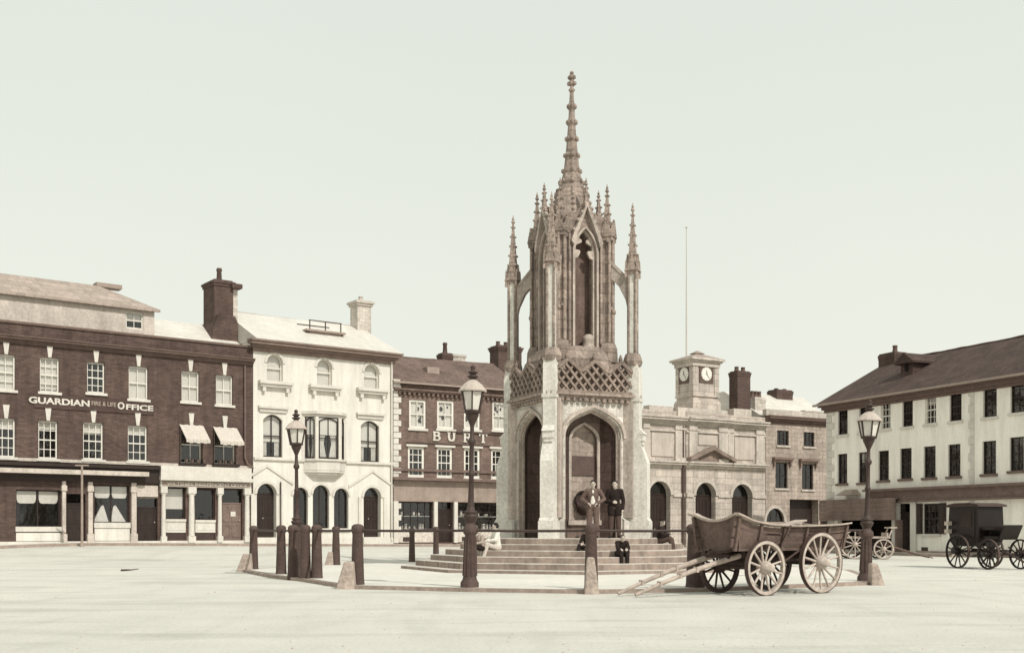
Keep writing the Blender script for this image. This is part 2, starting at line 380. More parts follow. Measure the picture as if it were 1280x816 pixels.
def serif_text(par, s, boxes, y, m):     # slab-serif capitals cut as strokes
    mb = MB()
    S = {'B': [[(.2,0),(.2,1)],[(.2,1),(.6,1),(.78,.88),(.78,.66),(.6,.54),(.2,.54)],[(.6,.54),(.85,.4),(.85,.14),(.62,0),(.2,0)]],
         'U': [[(.2,1),(.2,.3),(.35,.05),(.65,.05),(.8,.3),(.8,1)]],
         'R': [[(.2,0),(.2,1)],[(.2,1),(.62,1),(.8,.86),(.8,.64),(.62,.52),(.2,.52)],[(.5,.52),(.85,0)]],
         'T': [[(.5,0),(.5,1)],[(.08,1),(.92,1)]]}
    SF = {'B': [(.02,.3,0),(.02,.3,1)], 'U': [(.02,.4,1),(.62,.98,1)], 'R': [(.02,.42,0),(.02,.3,1),(.7,1,0)], 'T': [(.3,.7,0)]}
    for ch,(x0,x1,z0,z1) in zip(s,boxes):
        w,h = x1-x0,z1-z0; k = 0
        for st in S[ch]:
            for a,b in zip(st,st[1:]):
                vert = abs(a[0]-b[0]) < .2; k += 1
                mb.bar((x0+a[0]*w,y-.001*k,z0+a[1]*h),(x0+b[0]*w,y-.001*k,z0+b[1]*h), w*(.24 if vert else .15), .04, up=(0,1,0))
        for a,b,c in SF[ch]: k += 1; mb.box(x0+a*w,x0+b*w,y-.024-.001*k,y+.02,z0+c*h-.035,z0+c*h+.035)
        if ch == 'T':
            for a in (.02,.84): k += 1; mb.box(x0+a*w,x0+(a+.14)*w,y-.024-.001*k,y+.02,z0+.72*h,z0+h)
    return mb.build('sign_lettering', m, par)

# ------------------------------------------------------------------ left brick building with the insurance sign
FL = Fac((-17.55,54.6), 37, .62)
LB = FL.empty('brick_building', 'long dark brick building with two shopfronts and a white insurance sign', 'building')
xl, xr = -11.5, FL.t(316)
zpar = FL.z(190,420); zc = zpar-.98
ops = []; LW = []
def lw(a,b,yt,yb,**k):
    o = op_px(FL,a,b,yt,yb); ops.append(o); LW.append((o,k)); return o
K = dict(sill=M_TRIM, key=M_TRIM)
lw(-4,19,443,487, cols=2,rows=4,blind=.95,**K)
lw(50,74,447,490, cols=3,rows=4,blind=.9,**K)
lw(109,131,453,491, cols=3,rows=4,blind=0,**K)
lw(161,185,458,499, cols=2,rows=2,blind=.97,**K)
lw(227,249,464,502, cols=2,rows=2,blind=.95,**K)
lw(270,291,469,506, cols=2,rows=2,blind=.95,**K)
lw(-4,19,523,571, cols=3,rows=4,blind=.25,**K)
lw(48,72,526,573, cols=3,rows=4,blind=.2,**K)
lw(104,129,528,574, cols=3,rows=4,blind=.3,**K)
lw(160,184,532,576, cols=3,rows=4,blind=.22,**K)
aw1 = lw(226,252,532,579, cols=2,rows=2,blind=0,key=M_TRIM)
aw2 = lw(268,294,535,580, cols=2,rows=2,blind=0,key=M_TRIM)
# ground floor openings
zs0 = .0
def gop(a,b,yt,zb): 
    o = Op(FL.t(a),FL.t(b),zb,FL.z((a+b)/2,yt),d=.2,room=1.4); ops.append(o); return o
g_win0 = gop(20,76,612,.75); g_door0 = gop(83,107,617,.0); g_win1 = gop(118,162,606,.95); g_door1 = gop(171,197,622,.0)
g_a = gop(207,232,609,.12); g_b = gop(244,269,611,.12); g_c = gop(278,303,612,.12)
mb = MB(); wall(mb, xl, xr, -.6, zpar, ops); shell(mb, xl, xr, -.6, zpar, 9.5)
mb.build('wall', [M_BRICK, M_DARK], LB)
for o,k in LW: window(LB, o, **k)
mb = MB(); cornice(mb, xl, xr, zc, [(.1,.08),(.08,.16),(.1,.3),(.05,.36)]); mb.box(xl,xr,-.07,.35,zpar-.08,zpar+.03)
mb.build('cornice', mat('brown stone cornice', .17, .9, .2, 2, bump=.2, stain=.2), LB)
mb = MB(); zb_ = FL.z(150,577); mb.box(xl, xr-.05, -.06, .0, zb_-.12, zb_+.02); mb.build('string_course', M_GREYR, LB)
# sign on the wall
sb = MB(); sb.box(FL.t(42),FL.t(192),-.05,-.003,FL.z(120,512)-.08,FL.z(120,497)+.02); sb.build('sign_board', mat('faded painted band', .095, .9, .25, 1.2, bump=.1), LB)
text(LB,'GUARDIAN',FL.t(35.5),FL.t(111.5),FL.z(88,507.5)+.02,.30,-.06,M_LET,bold=.035)
text(LB,'FIRE & LIFE',FL.t(114),FL.t(144.5),FL.z(128,508)+.02,.2,-.06,M_LET_G,bold=.005)
text(LB,'O',FL.t(146.5),FL.t(155),FL.z(150,511.5),.34,-.06,M_LET,bold=.035)
text(LB,'FFICE',FL.t(157),FL.t(191),FL.z(174,513)-.0,.27,-.06,M_LET,bold=.03)
# awnings over the two right windows
for o in (aw1,aw2):
    mb = MB(); n = 7; z1 = o.z1+.05; w = o.x1-o.x0+.16
    for k in range(n):
        xa = o.x0-.08+w*k/n; xb = o.x0-.08+w*(k+1)/n; da = .03 if k % 2 else 0; db = 0 if k % 2 else .03
        mb.hexa([(xa,-.95,z1-.78-da),(xb,-.95,z1-.78-db),(xb,-.93,z1-.81-db),(xa,-.93,z1-.81-da),(xa,-.03,z1-da),(xb,-.03,z1-db),(xb,-.01,z1-.04-db),(xa,-.01,z1-.04-da)])
    for k in range(n):
        xa = o.x0-.08+w*k/n; mb.box(xa+.005,xa+w/n-.005,-.965,-.953,z1-.95-(.03 if k%2 else 0),z1-.79)
    a_ = mb.build('awning', mat('sun-bleached striped canvas', .5, .9, .1, 4, bump=.05), LB)
    rods = MB()
    for x in (o.x0-.05,o.x1+.05): rods.bar((x,-.93,z1-.82),(x,-.01,z1-1.0),.025)
    rods.build('awning_rod', M_IRON, a_)
    fp = MB()
    for k in range(4): fp.lathe([(.07,o.z0+.01),(.1,o.z0+.2)], (o.x0+.25+.3*k,-.1), 8)
    fp.build('flower_pot', M_POT, LB)
    MB().box(o.x0-.15,o.x1+.15,-.26,.1,o.z0-.12,o.z0+.004).build('window_box', M_WOOD_D, LB)
# left shop
mb = MB(); x0,x1 = xl,FL.t(197.5); zf0,zf1 = FL.z(150,603),FL.z(150,583)
mb.box(x0,x1,-.16,0,zf0,zf1); mb.box(x0,x1,-.34,0,zf1-.1,zf1+.04); mb.build('fascia', M_WOOD_D, LB)
mb = MB(); mb.box(x0,FL.t(181),-.62,-.163,FL.z(120,594),FL.z(120,588.5)); mb.build('blind_box', M_GREYR, LB)
for a,b in ((77,81.5),(109.5,115),(163.5,169.5)):
    mb = MB(); xa,xb = FL.t(a),FL.t(b); mb.box(xa,xb,-.14,0,0,zf0-.004); mb.box(xa-.05,xb+.05,-.18,.0,0,.45); mb.box(xa-.04,xb+.04,-.19,.0,zf0-.45,zf0-.2); mb.build('pilaster', M_GREYR, LB)
mb = MB(); mb.box(xl,xr,-.09,0,-.6,.1); mb.build('plinth', M_TRIM, LB)
for o in (g_win0,g_win1):
    w_ = window(LB, o, 2, 1, M_WOOD_D, name='shop_window', bar=.06)
    MB().box(o.x0-.03,o.x1+.03,-.07,.03,.72 if o is g_win1 else .55,o.z0+.03).build('sill', M_TRIM, w_)
    MB().box(o.x0,o.x1,-.03,-.003,.12,o.z0-.25).build('stall_panel', M_STUCCO, w_)
    mx = (o.x0+o.x1)/2
    for s in (-1,1):        # rounded sunblinds and draped linen goods
        b = MB(); hw = (o.x1-o.x0)*.215; c = mx+s*(o.x1-o.x0)*.245; zt = o.z1-.04; z0 = o.z1-.62
        pr = [(c-hw,zt),(c-hw,z0+.2),(c-hw*.9,z0+.05),(c-hw*.7,z0),(c+hw*.7,z0),(c+hw*.9,z0+.05),(c+hw,z0+.2),(c+hw,zt)]
        b.prism_y(pr,.23,.25).build('blind', M_BLIND, w_)
        if o is g_win0: continue
        g = MB(); c2 = mx+s*(o.x1-o.x0)*.25
        g.add([(c2-hw*1.02,.35,o.z0+.05),(c2+hw*1.02,.35,o.z0+.05),(c2+hw*.8,.95,o.z0+.05),(c2-hw*.8,.95,o.z0+.05),(c2-s*hw*.35-.05,.6,o.z0+.82),(c2-s*hw*.35+.05,.6,o.z0+.9)],[(0,1,5,4),(1,2,5),(2,3,4,5),(3,0,4),(0,3,2,1)])
        g.build('draped_linen', M_CL_W, w_)
for o in (g_door0,g_door1): door(LB, o, M_WOOD_D, light=.5)
mb = MB(); mb.box(g_door1.x0,g_door1.x1,.02,.06,g_door1.z1-.02,g_door1.z1+.55); mb.box(g_door1.x0,g_door1.x1,-.05,-.003,g_door1.z1+.05,g_door1.z1+.6); mb.build('door_head_panel', M_GREYR, LB)
# right shop, pale columns
x0,x1 = FL.t(199),FL.t(312); zt0 = FL.z(255,609); zl1 = FL.z(255,601.5); zl2 = FL.z(255,597); zl3 = FL.z(255,583.5)
mb = MB(); mb.box(x0,x1,-.2,0,zt0,zl1); mb.box(x0-.06,x1+.05,-.42,0,zl1+.003,zl2); mb.box(x0,x1,-.26,0,zl2+.003,zl3); mb.build('fascia', M_TRIM, LB)
MB().box(x0+.08,x1-.08,-.215,-.203,zt0+.03,zl1-.02).build('sign_board', mat('dulled fascia paint', .27, .8, .2, 2, bump=.05), LB)
text(LB,'WILTSHIRE INDEPENDENT OFFICE',x0+.3,x1-.25,zt0+.07,.16,-.222,M_LET,bold=.012)
for a,b in ((200,207),(234,243),(270.5,277),(304,311.5)):
    xa,xb = FL.t(a),FL.t(b); m_ = (xa+xb)/2; rr = (xb-xa)/2; mb = MB()
    mb.box(xa,xb,-.22,-.0,.003,.32); mb.lathe([(rr*.86,.32),(rr*.8,.4),(rr*.78,1.4),(rr*.7,zt0-.4)],(m_,-.1),14)
    mb.box(xa+.03,xb-.03,-.2,0,zt0-.4,zt0-.32); mb.box(xa-.02,xb+.02,-.24,0,zt0-.32,zt0-.004); mb.build('column', M_TRIM, LB)
for i,o in enumerate((g_a,g_b)):
    zsl = FL.z((207+232)/2,651) if i == 0 else FL.z(256,652)
    mb = MB(); mb.box(o.x0,o.x1,-.02,.1,.5,zsl); mb.box(o.x0-.01,o.x1+.01,-.07,.12,zsl-.02,zsl+.1); mb.box(o.x0+.08,o.x1-.08,-.035,-.018,.62,zsl-.14); st = mb.build('stall_riser', M_TRIM, LB)
    MB().box(o.x0+.02,o.x1-.02,.02,.06,.12,.5).build('cellar_grating', M_IRON, LB)
    o2 = Op(o.x0,o.x1,zsl+.1,o.z1,d=.2); window(LB, o2, 1, 1, M_WOOD_D, blind=.66 if i == 0 else 0, name='shop_window')
door(LB, g_c, mat('grained oak door paint', .2, .55, .25, 3, bump=.05), light=.72, card=True)
# gutter pipe
mb = MB(); xp = FL.t(305); mb.tube([(xp,-.12,zc-.05),(xp,-.12,zl3+.55),(xp+.12,-.14,zl3+.25),(xp+.45,-.14,zl3+.02)],.05,8); mb.build('downpipe', M_WOOD_M, LB)
# roofs behind the parapet
of = 1.6; xa,xb = xl,FL.t(193,of); zA = FL.z(130,380,of)
mb = MB(); wop = [op_px(FL,158,179,393,412)]
FLo = FL
o = Op(FL.t(157.5,of),FL.t(179,of),FL.z(168,411,of),FL.z(168,390,of),d=.12)
wall(mb, xa, xb, zpar-1, zA, [o], y=of)
mb.poly([(xb,of,zpar-1),(xb,9,zpar-1),(xb,9,zA),(xb,of,zA)]); mb.poly([(xa,of,zpar-1),(xa,9,zpar-1),(xa,9,zA),(xa,of,zA)])
mb.build('attic_wall', [M_GREYR, M_DARK], LB)
window(LB, o, 2, 2, M_WOOD_W, blind=.5, y=of)
mb = MB(); zR = FL.z(150,359,of+1.9); e = .22
r0,r1 = xb-2.1,of+2.2
mb.hexa([(xa,of-e,zA),(xb+e,of-e,zA),(xb+e,9,zA),(xa,9,zA),(xa,r1,zR),(r0,r1,zR),(r0,7.4,zR),(xa,7.4,zR)])
mb.box(xa,xb+e,of-e-.03,of-e+.1,zA-.12,zA-.004); rf = mb.build('attic_roof', M_SLATE_G, LB)
MB().box(FL.t(120,r1),FL.t(152,r1),r1-.1,r1+.5,zR-.05,zR+.16).build('roof_hatch', M_LEAD, rf)
xs_,xe_ = FL.t(196,3.5),FL.t(306,1.0); zr1 = FL.z(215,399,3.5)
mb = MB(); mb.hexa([(xb-.5,.35,zpar-.35),(xr,.35,zpar-.35),(xr,9,zpar-.35),(xb-.5,9,zpar-.35),(xb-.5,4.,zr1),(xr-.02,4.,zr1),(xr-.02,5,zr1),(xb-.5,5,zr1)]); mb.build('slate_roof', M_SLATE_L, LB)
yc = 2.2; c0,c1 = FL.t(268,yc),FL.t(291.5,yc)
ch = chimney(LB, c0, c1, yc, yc+1.5, zpar-.9, FL.z(282,350,yc), M_CHIM, 1, M_CHIM, .75, potx=[(c0+c1)/2+.05], cap=.1)
MB().box(c1+.02,FL.t(298,yc),yc+.1,yc+1.3,zpar-.3,FL.z(294,359,yc)-.07).build('pale_flue', M_CHIM_L, ch)
MB().box(c1-.15,c1+.42,yc-.25,yc+1.7,FL.z(290,359,yc)-.06,FL.z(290,355,yc)).build('chimney_ledge', M_CHIM, ch)
mb = MB(); zq = FL.z(290,396,yc); mb.prism_y([(c0-.5,zpar-.4),(c1+1.1,zpar-.4),(c1+.02,zq),(c0+.1,zq)], yc-.2, yc+1.6); mb.build('chimney_base', M_BRICK, ch)

# ------------------------------------------------------------------ white stucco house
p = FL.loc(FL.t(316.5),0); FW = Fac(p[:2], 36, .56)
WB = FW.empty('stucco_house', 'three storey white stucco house with arched doorways and central bay window', 'building')
xr = FW.t(491); ztop = FW.z(400,434)
ops = []; WW = []
for a,b,yt,yb in ((333.5,353.5,443,477),(396,415,449,482),(455,474,455,486)):
    o = op_px(FW,a,b,yt,yb,arch='round',d=.22); ops.append(o); WW.append((o,dict(cols=1,rows=2,blind=.93,fw=.05,bar=.05)))
for a,b,yt,yb in ((329,353,518,571),(451,474,526,577)):
    o = op_px(FW,a,b,yt,yb,arch='seg',rise=.28,d=.2); ops.append(o); WW.append((o,dict(cols=2,rows=2,blind=.62,fm=M_WOOD_D,fw=.06,bar=.05,curtain=True)))
o_d1 = Op(FW.t(321),FW.t(345.5),.3,FW.z(333,604),arch='round',d=.35,room=1.2)
o_d2 = Op(FW.t(454.5),FW.t(476),.3,FW.z(465,609),arch='round',d=.35,room=1.2)
gw = [op_px(FW,a,b,yt,660,arch='round',d=.22) for a,b,yt in ((366.5,385,609),(391,411.5,606),(417.5,435.5,610))]
ops += [o_d1,o_d2]+gw
bay = Op(FW.t(386),FW.t(424),FW.z(405,575),FW.z(405,521),d=.01,room=.3)
mb = MB(); wall(mb, 0, xr, -.6, ztop, ops); shell(mb, 0, xr, -.6, ztop, 8.5)
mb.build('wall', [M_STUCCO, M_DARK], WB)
for o,k in WW:
    w_ = window(WB, o, **k)
    if o.arch == 'round':
        xc = (o.x0+o.x1)/2
        m2 = MB(); m2.ring_y(o.head(.0), o.head(.13), -.05, -.002); m2.prism_y([(xc-.07,o.z1+.0),(xc+.07,o.z1+.0),(xc+.1,o.z1+.25),(xc-.1,o.z1+.25)],-.09,-.052); m2.build('hood_mould', M_TRIM, w_)
        m2 = MB(); m2.box(o.x0-.5,o.x1+.5,-.34,0,o.z0-.16,o.z0-.002); m2.box(o.x0-.42,o.x1+.42,-.24,0,o.z0-.3,o.z0-.163)
        for s in (o.x0-.3,o.x1+.12): m2.box(s,s+.18,-.2,0,o.z0-.55,o.z0-.303)
        m2.build('balconet_sill', M_TRIM, w_)
    else:
        m2 = MB(); m2.box(o.x0-.3,o.x1+.3,-.2,0,o.z1+.3,o.z1+.42); m2.box(o.x0-.22,o.x1+.22,-.1,0,o.z1+.12,o.z1+.297); m2.build('hood', M_TRIM, w_)
mb = MB(); mb.box(0.02,FW.t(380),-.12,0,FW.z(340,575),FW.z(340,572)); mb.box(FW.t(432),xr,-.12,0,FW.z(460,580),FW.z(460,577)); mb.build('string_course', M_TRIM, WB)
for o,lt in ((o_d1,0),(o_d2,0)):
    dr = door(WB, o, M_WOOD_D, leaves=2)
    xc = (o.x0+o.x1)/2; a = .95; zt = o.z1+.3
    m2 = MB(); m2.ring_y(o.head(.0)[0:], o.head(.14), -.06, -.002)
    m2.ring_y([(xc-a*1.55,zt-.35),(xc,zt+.55),(xc+a*1.55,zt-.35)],[(xc-a*1.55,zt-.2),(xc,zt+.7),(xc+a*1.55,zt-.2)],-.07,0)
    m2.box(o.x0-.34,o.x0-.16,-.08,0,.02,o.zs); m2.box(o.x1+.16,o.x1+.34,-.08,0,.02,o.zs); m2.build('door_surround', M_TRIM, dr)
    MB().box(o.x0-.2,o.x1+.2,-.42,.33,-.3,.297).build('door_step', M_TRIM, dr)
for o in gw:
    w_ = window(WB, o, 2, 1, M_WOOD_D, fw=.05)
    m2 = MB(); m2.ring_y(o.head(.0), o.head(.12), -.06, -.002); m2.box(o.x0-.12,o.x1+.12,-.12,0,o.z0-.14,o.z0-.002); m2.build('window_surround', M_TRIM, w_)
# bay (oriel)
xa,xb = FW.t(379),FW.t(431); pr = .5; z0,z1 = FW.z(405,575.5,-.5),FW.z(405,521,-.5); zt = FW.z(405,514,-.5); zb0 = FW.z(405,594,-.4)
inn = .55; xm0,xm1 = xa+inn,xb-inn
B = MB()
plan = lambda e,b=0: [(xa-e,b),(xm0-e*.6,-pr-e),(xm1+e*.6,-pr-e),(xb+e,b)]
B.prism_z(plan(.0), z1+.003, zt-.148); B.prism_z(plan(.14), zt-.15, zt)
bw = MB(); bw.prism_z(plan(.0), z0-.5, z0); bw.prism_z(plan(.09), z0-.003, z0+.1)
for dz,e in ((.5,-.02),(.62,-.12),(.74,-.25)): bw.prism_z([(xa-e,0),(xm0-e,-pr-e),(xm1+e,-pr-e),(xb+e,0)], z0-dz-.12, z0-dz+.003)
bw = bw.build('bay_window', M_TRIM, WB); B.build('bay_head', M_TRIM, bw)
P_ = plan(0)
m2 = MB()
for x,y in P_: m2.box(x-.09,x+.09,y-.03,y+.14,z0+.1,z1)
m2.build('mullion', M_TRIM, bw)
for (x_a,y_a),(x_b,y_b) in zip(P_,P_[1:]):
    d = Vector((x_b-x_a,y_b-y_a)); ln = d.length; d.normalize(); nn = Vector((-d.y,d.x))
    e = bpy.data.objects.new('sash', None); COL.objects.link(e); e.parent = bw; e.location = (x_a,y_a,0); e.rotation_euler = (0,0,math.atan2(d.y,d.x))
    o = Op(.12,ln-.12,z0+.12,z1-.04,arch='seg',rise=.2,d=.05)
    mm = MB(); hd = o.head()
    mm.ring_y(o.head(-.06), o.head(.004), .0, .07); mm.box(o.x0,o.x0+.06,0,.07,o.z0,o.zs); mm.box(o.x1-.06,o.x1,0,.07,o.z0,o.zs); mm.box(o.x0,o.x1,0.002,.068,o.z0,o.z0+.07)
    mm.box((o.x0+o.x1)/2-.02,(o.x0+o.x1)/2+.02,.02,.06,o.z0,o.z1-.05); mm.box(o.x0,o.x1,.02,.06,o.z0+1.05,o.z0+1.1)
    f = mm.build('sash', M_WOOD_D, bw); f.matrix_parent_inverse = Matrix(); f.location = e.location; f.rotation_euler = e.rotation_euler
    bpy.data.objects.remove(e)
    g = MB(); g.poly([(o.x0,.045,o.z0),(o.x1,.045,o.z0),(o.x1,.045,o.z1),(o.x0,.045,o.z1)]).build('pane', M_GLASS, f)
    hw = (o.x1-o.x0)
    for sd in (0,1):
        c = MB(); fx = (lambda u: o.x0+hw*u) if sd == 0 else (lambda u: o.x1-hw*u)
        for q in range(6): c.poly([(fx(q/6*.44),.12+.03*(q%2),o.z0+.05),(fx((q+1)/6*.44),.12+.03*((q+1)%2),o.z0+.05),(fx((q+1)/6*.3),.12+.03*((q+1)%2),o.z0+.8),(fx(q/6*.3),.12+.03*(q%2),o.z0+.8)]); c.poly([(fx(q/6*.3),.12+.03*(q%2),o.z0+.8),(fx((q+1)/6*.3),.12+.03*((q+1)%2),o.z0+.8),(fx((q+1)/6*.5),.12+.03*((q+1)%2),o.z1),(fx(q/6*.5),.12+.03*(q%2),o.z1)])
        c.build('curtain', M_CURT, f)
    c = MB(); c.box(o.x0+.03,o.x1-.03,.075,.085,o.z1-(o.z1-o.z0)*.42,o.z1); c.build('blind', M_BLIND, f)
m2 = MB(); m2.prism_z([(xa+.1,-.003),(xm0+.1,-pr+.32),(xm1-.1,-pr+.32),(xb-.1,-.003)], z0+.11, z1-.005); m2.build('bay_interior', M_DARK, bw)
# quoins, plinth, cornice, roof
mb = MB(); mb.box(0,xr,-.08,0,-.6,.25); mb.build('plinth', M_TRIM, WB)
mb = MB(); zt = cornice(mb, 0.02, xr+.02, ztop-.55, [(.22,.1),(.12,.28),(.14,.5),(.1,.58)], ret=.6); mb.build('cornice', mat('shaded brown eaves paint', .22, .8, .2, 3, bump=.1), WB)  # cornice in one dark brown
mb = MB(); ya = 4.2; zr = FW.z(370,399,ya); e = .5
x1r = FW.t(449,ya)
mb.hexa([(0,-e,zt),(xr+.4,-e,zt),(xr+.4,8.6,zt),(0,8.6,zt),(0,ya,zr),(x1r,ya,zr),(x1r,ya+.3,zr),(0,ya+.3,zr)])
rf = mb.build('roof', M_SLATE_L, WB)
def ridge(par, x0, x1, y, z, m=M_LEAD, r=.09):
    rb = MB(); n = max(3,int((x1-x0)/.45)); rb.tube([(x0+(x1-x0)*i/n, y+random.uniform(-.012,.012), z+random.uniform(-.015,.015)-.05*math.sin(math.pi*i/n)) for i in range(n+1)], [r*random.uniform(.9,1.1) for i in range(n+1)], 8); return rb.build('ridge_tile', m, par)
ridge(rf, 0, x1r, ya+.15, zr)
ys = 1.6; s0,s1 = FW.t(382,ys),FW.t(431,ys); zs1 = FW.z(405,413.5,ys); mb = MB()
mb.box(s0+.25,s1-.25,ys,ys+1.6,zt,zs1-.1); mb.box(s0,s1,ys-.15,ys+1.7,zs1-.1,zs1); dk = mb.build('roof_lantern', M_LEAD, rf)
mb = MB(); zr2 = FW.z(405,402,ys)
for x in (s0+.25,(s0+s1)/2,s1-.25):
    mb.bar((x,ys,zs1),(x,ys,zr2),.05); mb.bar((x,ys+1.5,zs1),(x,ys+1.5,zr2),.05)
mb.bar((s0+.2,ys,zr2),(s1-.2,ys,zr2),.045); mb.bar((s0+.2,ys+1.5,zr2),(s1-.2,ys+1.5,zr2),.045); mb.build('roof_railing', M_IRON, rf)
yc = 3.4; chimney(WB, FW.t(447,yc), FW.t(464,yc), yc, yc+.9, zt, FW.z(456,375,yc), M_CHIM_L, 1, M_CHIM_L, .28, cap=.16)
mb = MB(); xp = FW.t(488.5)
mb.tube([(xp,-.1,ztop-.4),(xp,-.1,.1)],.05,8); mb.build('downpipe', M_TRIM, WB)
for a in (346.5,): 
    mb = MB(); xp = FW.t(350); mb.tube([(xp,-.09,3.2),(xp,-.09,.2)],.035,6); mb.build('downpipe', M_IRON, WB)

# ------------------------------------------------------------------ brown brick draper's shop
p = FW.loc(FW.t(491.5),0.05); FB = Fac(p[:2], 31, .5)
BB = FB.empty('brick_shop', 'three storey brown brick shop with large white letters spelling BURT', 'building')
xr = FB.t(660); zev = FB.z(520,479); ops = []; BW = []
for a,b in ((511.5,532.5),(546.5,567.5),(580,600),(615.5,634)):
    o = op_px(FB,a,b,499.5+(a-511)*.03,535.5+(a-511)*.02,d=.1); ops.append(o); BW.append((o,dict(cols=2,rows=2,blind=.95,fw=.12,bar=.04,sill=M_TRIM)))
for a,b in ((510,530.5),(546,565.5),(580,600),(614,633)):
    o = op_px(FB,a,b,558.5+(a-511)*.03,596.5+(a-511)*.02,d=.1); ops.append(o); BW.append((o,dict(cols=3,rows=4,fw=.13,bar=.035,sill=M_TRIM)))
zw0 = FB.z(520,663); zw1 = FB.z(520,627)
s1 = Op(FB.t(497),FB.t(541),zw0,zw1,d=.15,room=.9); s2 = Op(FB.t(571),FB.t(640),zw0,zw1,d=.15,room=.9); sd = Op(FB.t(546),FB.t(566),.02,zw1,d=.3,room=.6)
ops += [s1,s2,sd]
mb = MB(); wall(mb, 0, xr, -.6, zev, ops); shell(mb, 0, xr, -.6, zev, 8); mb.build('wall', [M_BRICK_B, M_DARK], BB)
random.seed(5)
for i,(o,k) in enumerate(BW):
    w_ = window(BB, o, **k)
    if i >= 4: MB().box(o.x0-.14,o.x1+.14,-.1,0,o.z1+.02,o.z1+.14).build('hood', M_TRIM, w_)
    else:
        mp = MB()
        for q in range(5):
            cx = random.uniform(o.x0+.2,o.x1-.2); cz = random.uniform(o.z0+.3,o.z1-.2); r = random.uniform(.05,.13); mp.prism_y([(cx+r*math.cos(t)*random.uniform(.6,1),cz+r*1.2*math.sin(t)) for t in [j*.9 for j in range(7)]],.168,.172)
        mp.build('dark_spots', M_WOOD_D, w_)  # random dark spots laid over the upper blinds
serif_text(BB,'BURT',[(FB.t(a),FB.t(b),FB.z((a+b)/2,yb),FB.z((a+b)/2,yt)) for a,b,yt,yb in ((540.5,550.5,540,550),(558.5,569,540.8,551),(578.5,589,541.5,552),(598,608.5,542.2,552.7))],-.045,M_LET)
mb = MB(); z = FB.z(560,493.5); x = .3
while x < xr-.1: mb.box(x,x+.14,-.16,0,z-.16,z); x += .3
z2 = cornice(mb, 0, xr, z+.003, [(.09,.2),(.09,.28)]); mb.build('cornice', M_BRICK_B, BB)
mb = MB(); zt = FB.z(570,555.5); mb.box(FB.t(508),FB.t(612),-.06,-.0,FB.z(560,555.5),FB.z(560,554.5)); mb.box(FB.t(560),FB.t(640),-.1,0,FB.z(600,541.7)-.02,FB.z(600,541.7)+.05); mb.build('sign_rail', M_IRON_R, BB)
mb = MB(); zq = .3; k = 0
while zq < FB.z(495,488): 
    w = .5 if k % 2 else .34; mb.box(.02,w,-.05,.0,zq,zq+.3); zq += .33; k += 1
mb.box(-.15,.5,-.12,0,FB.z(495,489),FB.z(495,486)); mb.box(0.0,.42,-.1,.1,FB.z(495,483.5),FB.z(495,474)); mb.build('quoin', M_TRIM, BB)
mb = MB(); za,zb_ = FB.z(560,601.5),FB.z(560,598); mb.box(-.1,xr,-.5,0,za,zb_); mb.box(0,xr,-.1,0,FB.z(560,590),FB.z(560,587)); mb.build('shop_cornice', M_WOOD_M, BB)
mb = MB(); mb.box(0,xr,-.14,0,zw1+.02,za-.02); mb.build('fascia', mat('grained fascia paint', .3, .7, .2, 2, bump=.05, stain=.2), BB)
for a,b in ((491,496.5),(541.3,545.7),(566.3,570.7)):
    mb = MB(); mb.box(FB.t(a),FB.t(b),-.16,0,.02,zw1+.02); mb.build('pilaster', M_TRIM, BB)
for o in (s1,s2):
    w_ = window(BB, o, 5, 3, M_WOOD_D, fw=.06, name='shop_window', bar=.03)
    MB().box(o.x0,o.x1,-.06,-.0,.05,o.z0-.05).build('stall_riser', mat('pale carved stall riser', .5, .9, .25, 6, bump=.3), w_)
    MB().box(o.x0+.3,o.x0+.9,-.075,-.062,.1,.35).build('cellar_grating', M_IRON, w_)
    mb = MB()
    for sh in range(2):
        zz = o.z0+.12+sh*.72; mb.box(o.x0+.05,o.x1-.05,.3,.7,zz-.03,zz)
        x = o.x0+.15
        while x < o.x1-.2:
            t_ = random.random(); w = random.uniform(.08,.2); hh = random.uniform(.14,.34)
            if t_ < .35: mb.lathe([(w*.35,zz),(w*.5,zz+hh*.4),(w*.4,zz+hh*.8),(w*.2,zz+hh)],(x,.5),8)
            elif t_ < .8: mb.box(x-w/2,x+w/2,.4,.6,zz,zz+hh)
            x += w+random.uniform(.05,.22)
    mb.build('display_goods', mat('white shop goods', .55, .6, .3, 9, bump=0), w_)
door(BB, sd, M_WOOD_D, light=.45)
mb = MB(); ya = 4.; zr = FB.z(560,451,ya); e = .4
z2 = zev+.003; e = .18
mb.hexa([(-.05,-e,z2),(xr,-e,z2),(xr,8.2,z2),(-.05,8.2,z2),(-.05,ya,zr),(xr,ya,zr),(xr,ya+.25,zr),(-.05,ya+.25,zr)]); rf = mb.build('roof', M_TILE, BB); ridge(rf, 0, xr, ya+.12, zr, M_TILE, .11)
mb = MB(); x = .2
mb.box(-.05,xr,-e-.09,-e+.02,z2-.08,z2+.02); mb.build('gutter', M_LEAD, BB)
mb = MB(); mb.box(FB.t(530,2),FB.t(545,2),1.55,2.4,FB.z(538,463,2)-.5,FB.z(538,460,2)); mb.build('skylight', M_LEAD, rf)
yc = 4.6; a,b = FB.t(553,yc),FB.t(566,yc); chimney(BB, a, b, yc, yc+.7, zr-.5, FB.z(560,441,yc), M_CHIM, 1, M_CHIM, .68, cap=.05)
mb = MB(); mb.box(b+.02,FB.t(582,yc),yc,yc+.7,zr-.4,FB.z(574,446,yc)); mb.box(b-.02,FB.t(583,yc),yc-.05,yc+.75,FB.z(574,446,yc)+.003,FB.z(574,443,yc)); mb.build('chimney', M_CHIM_L, BB)
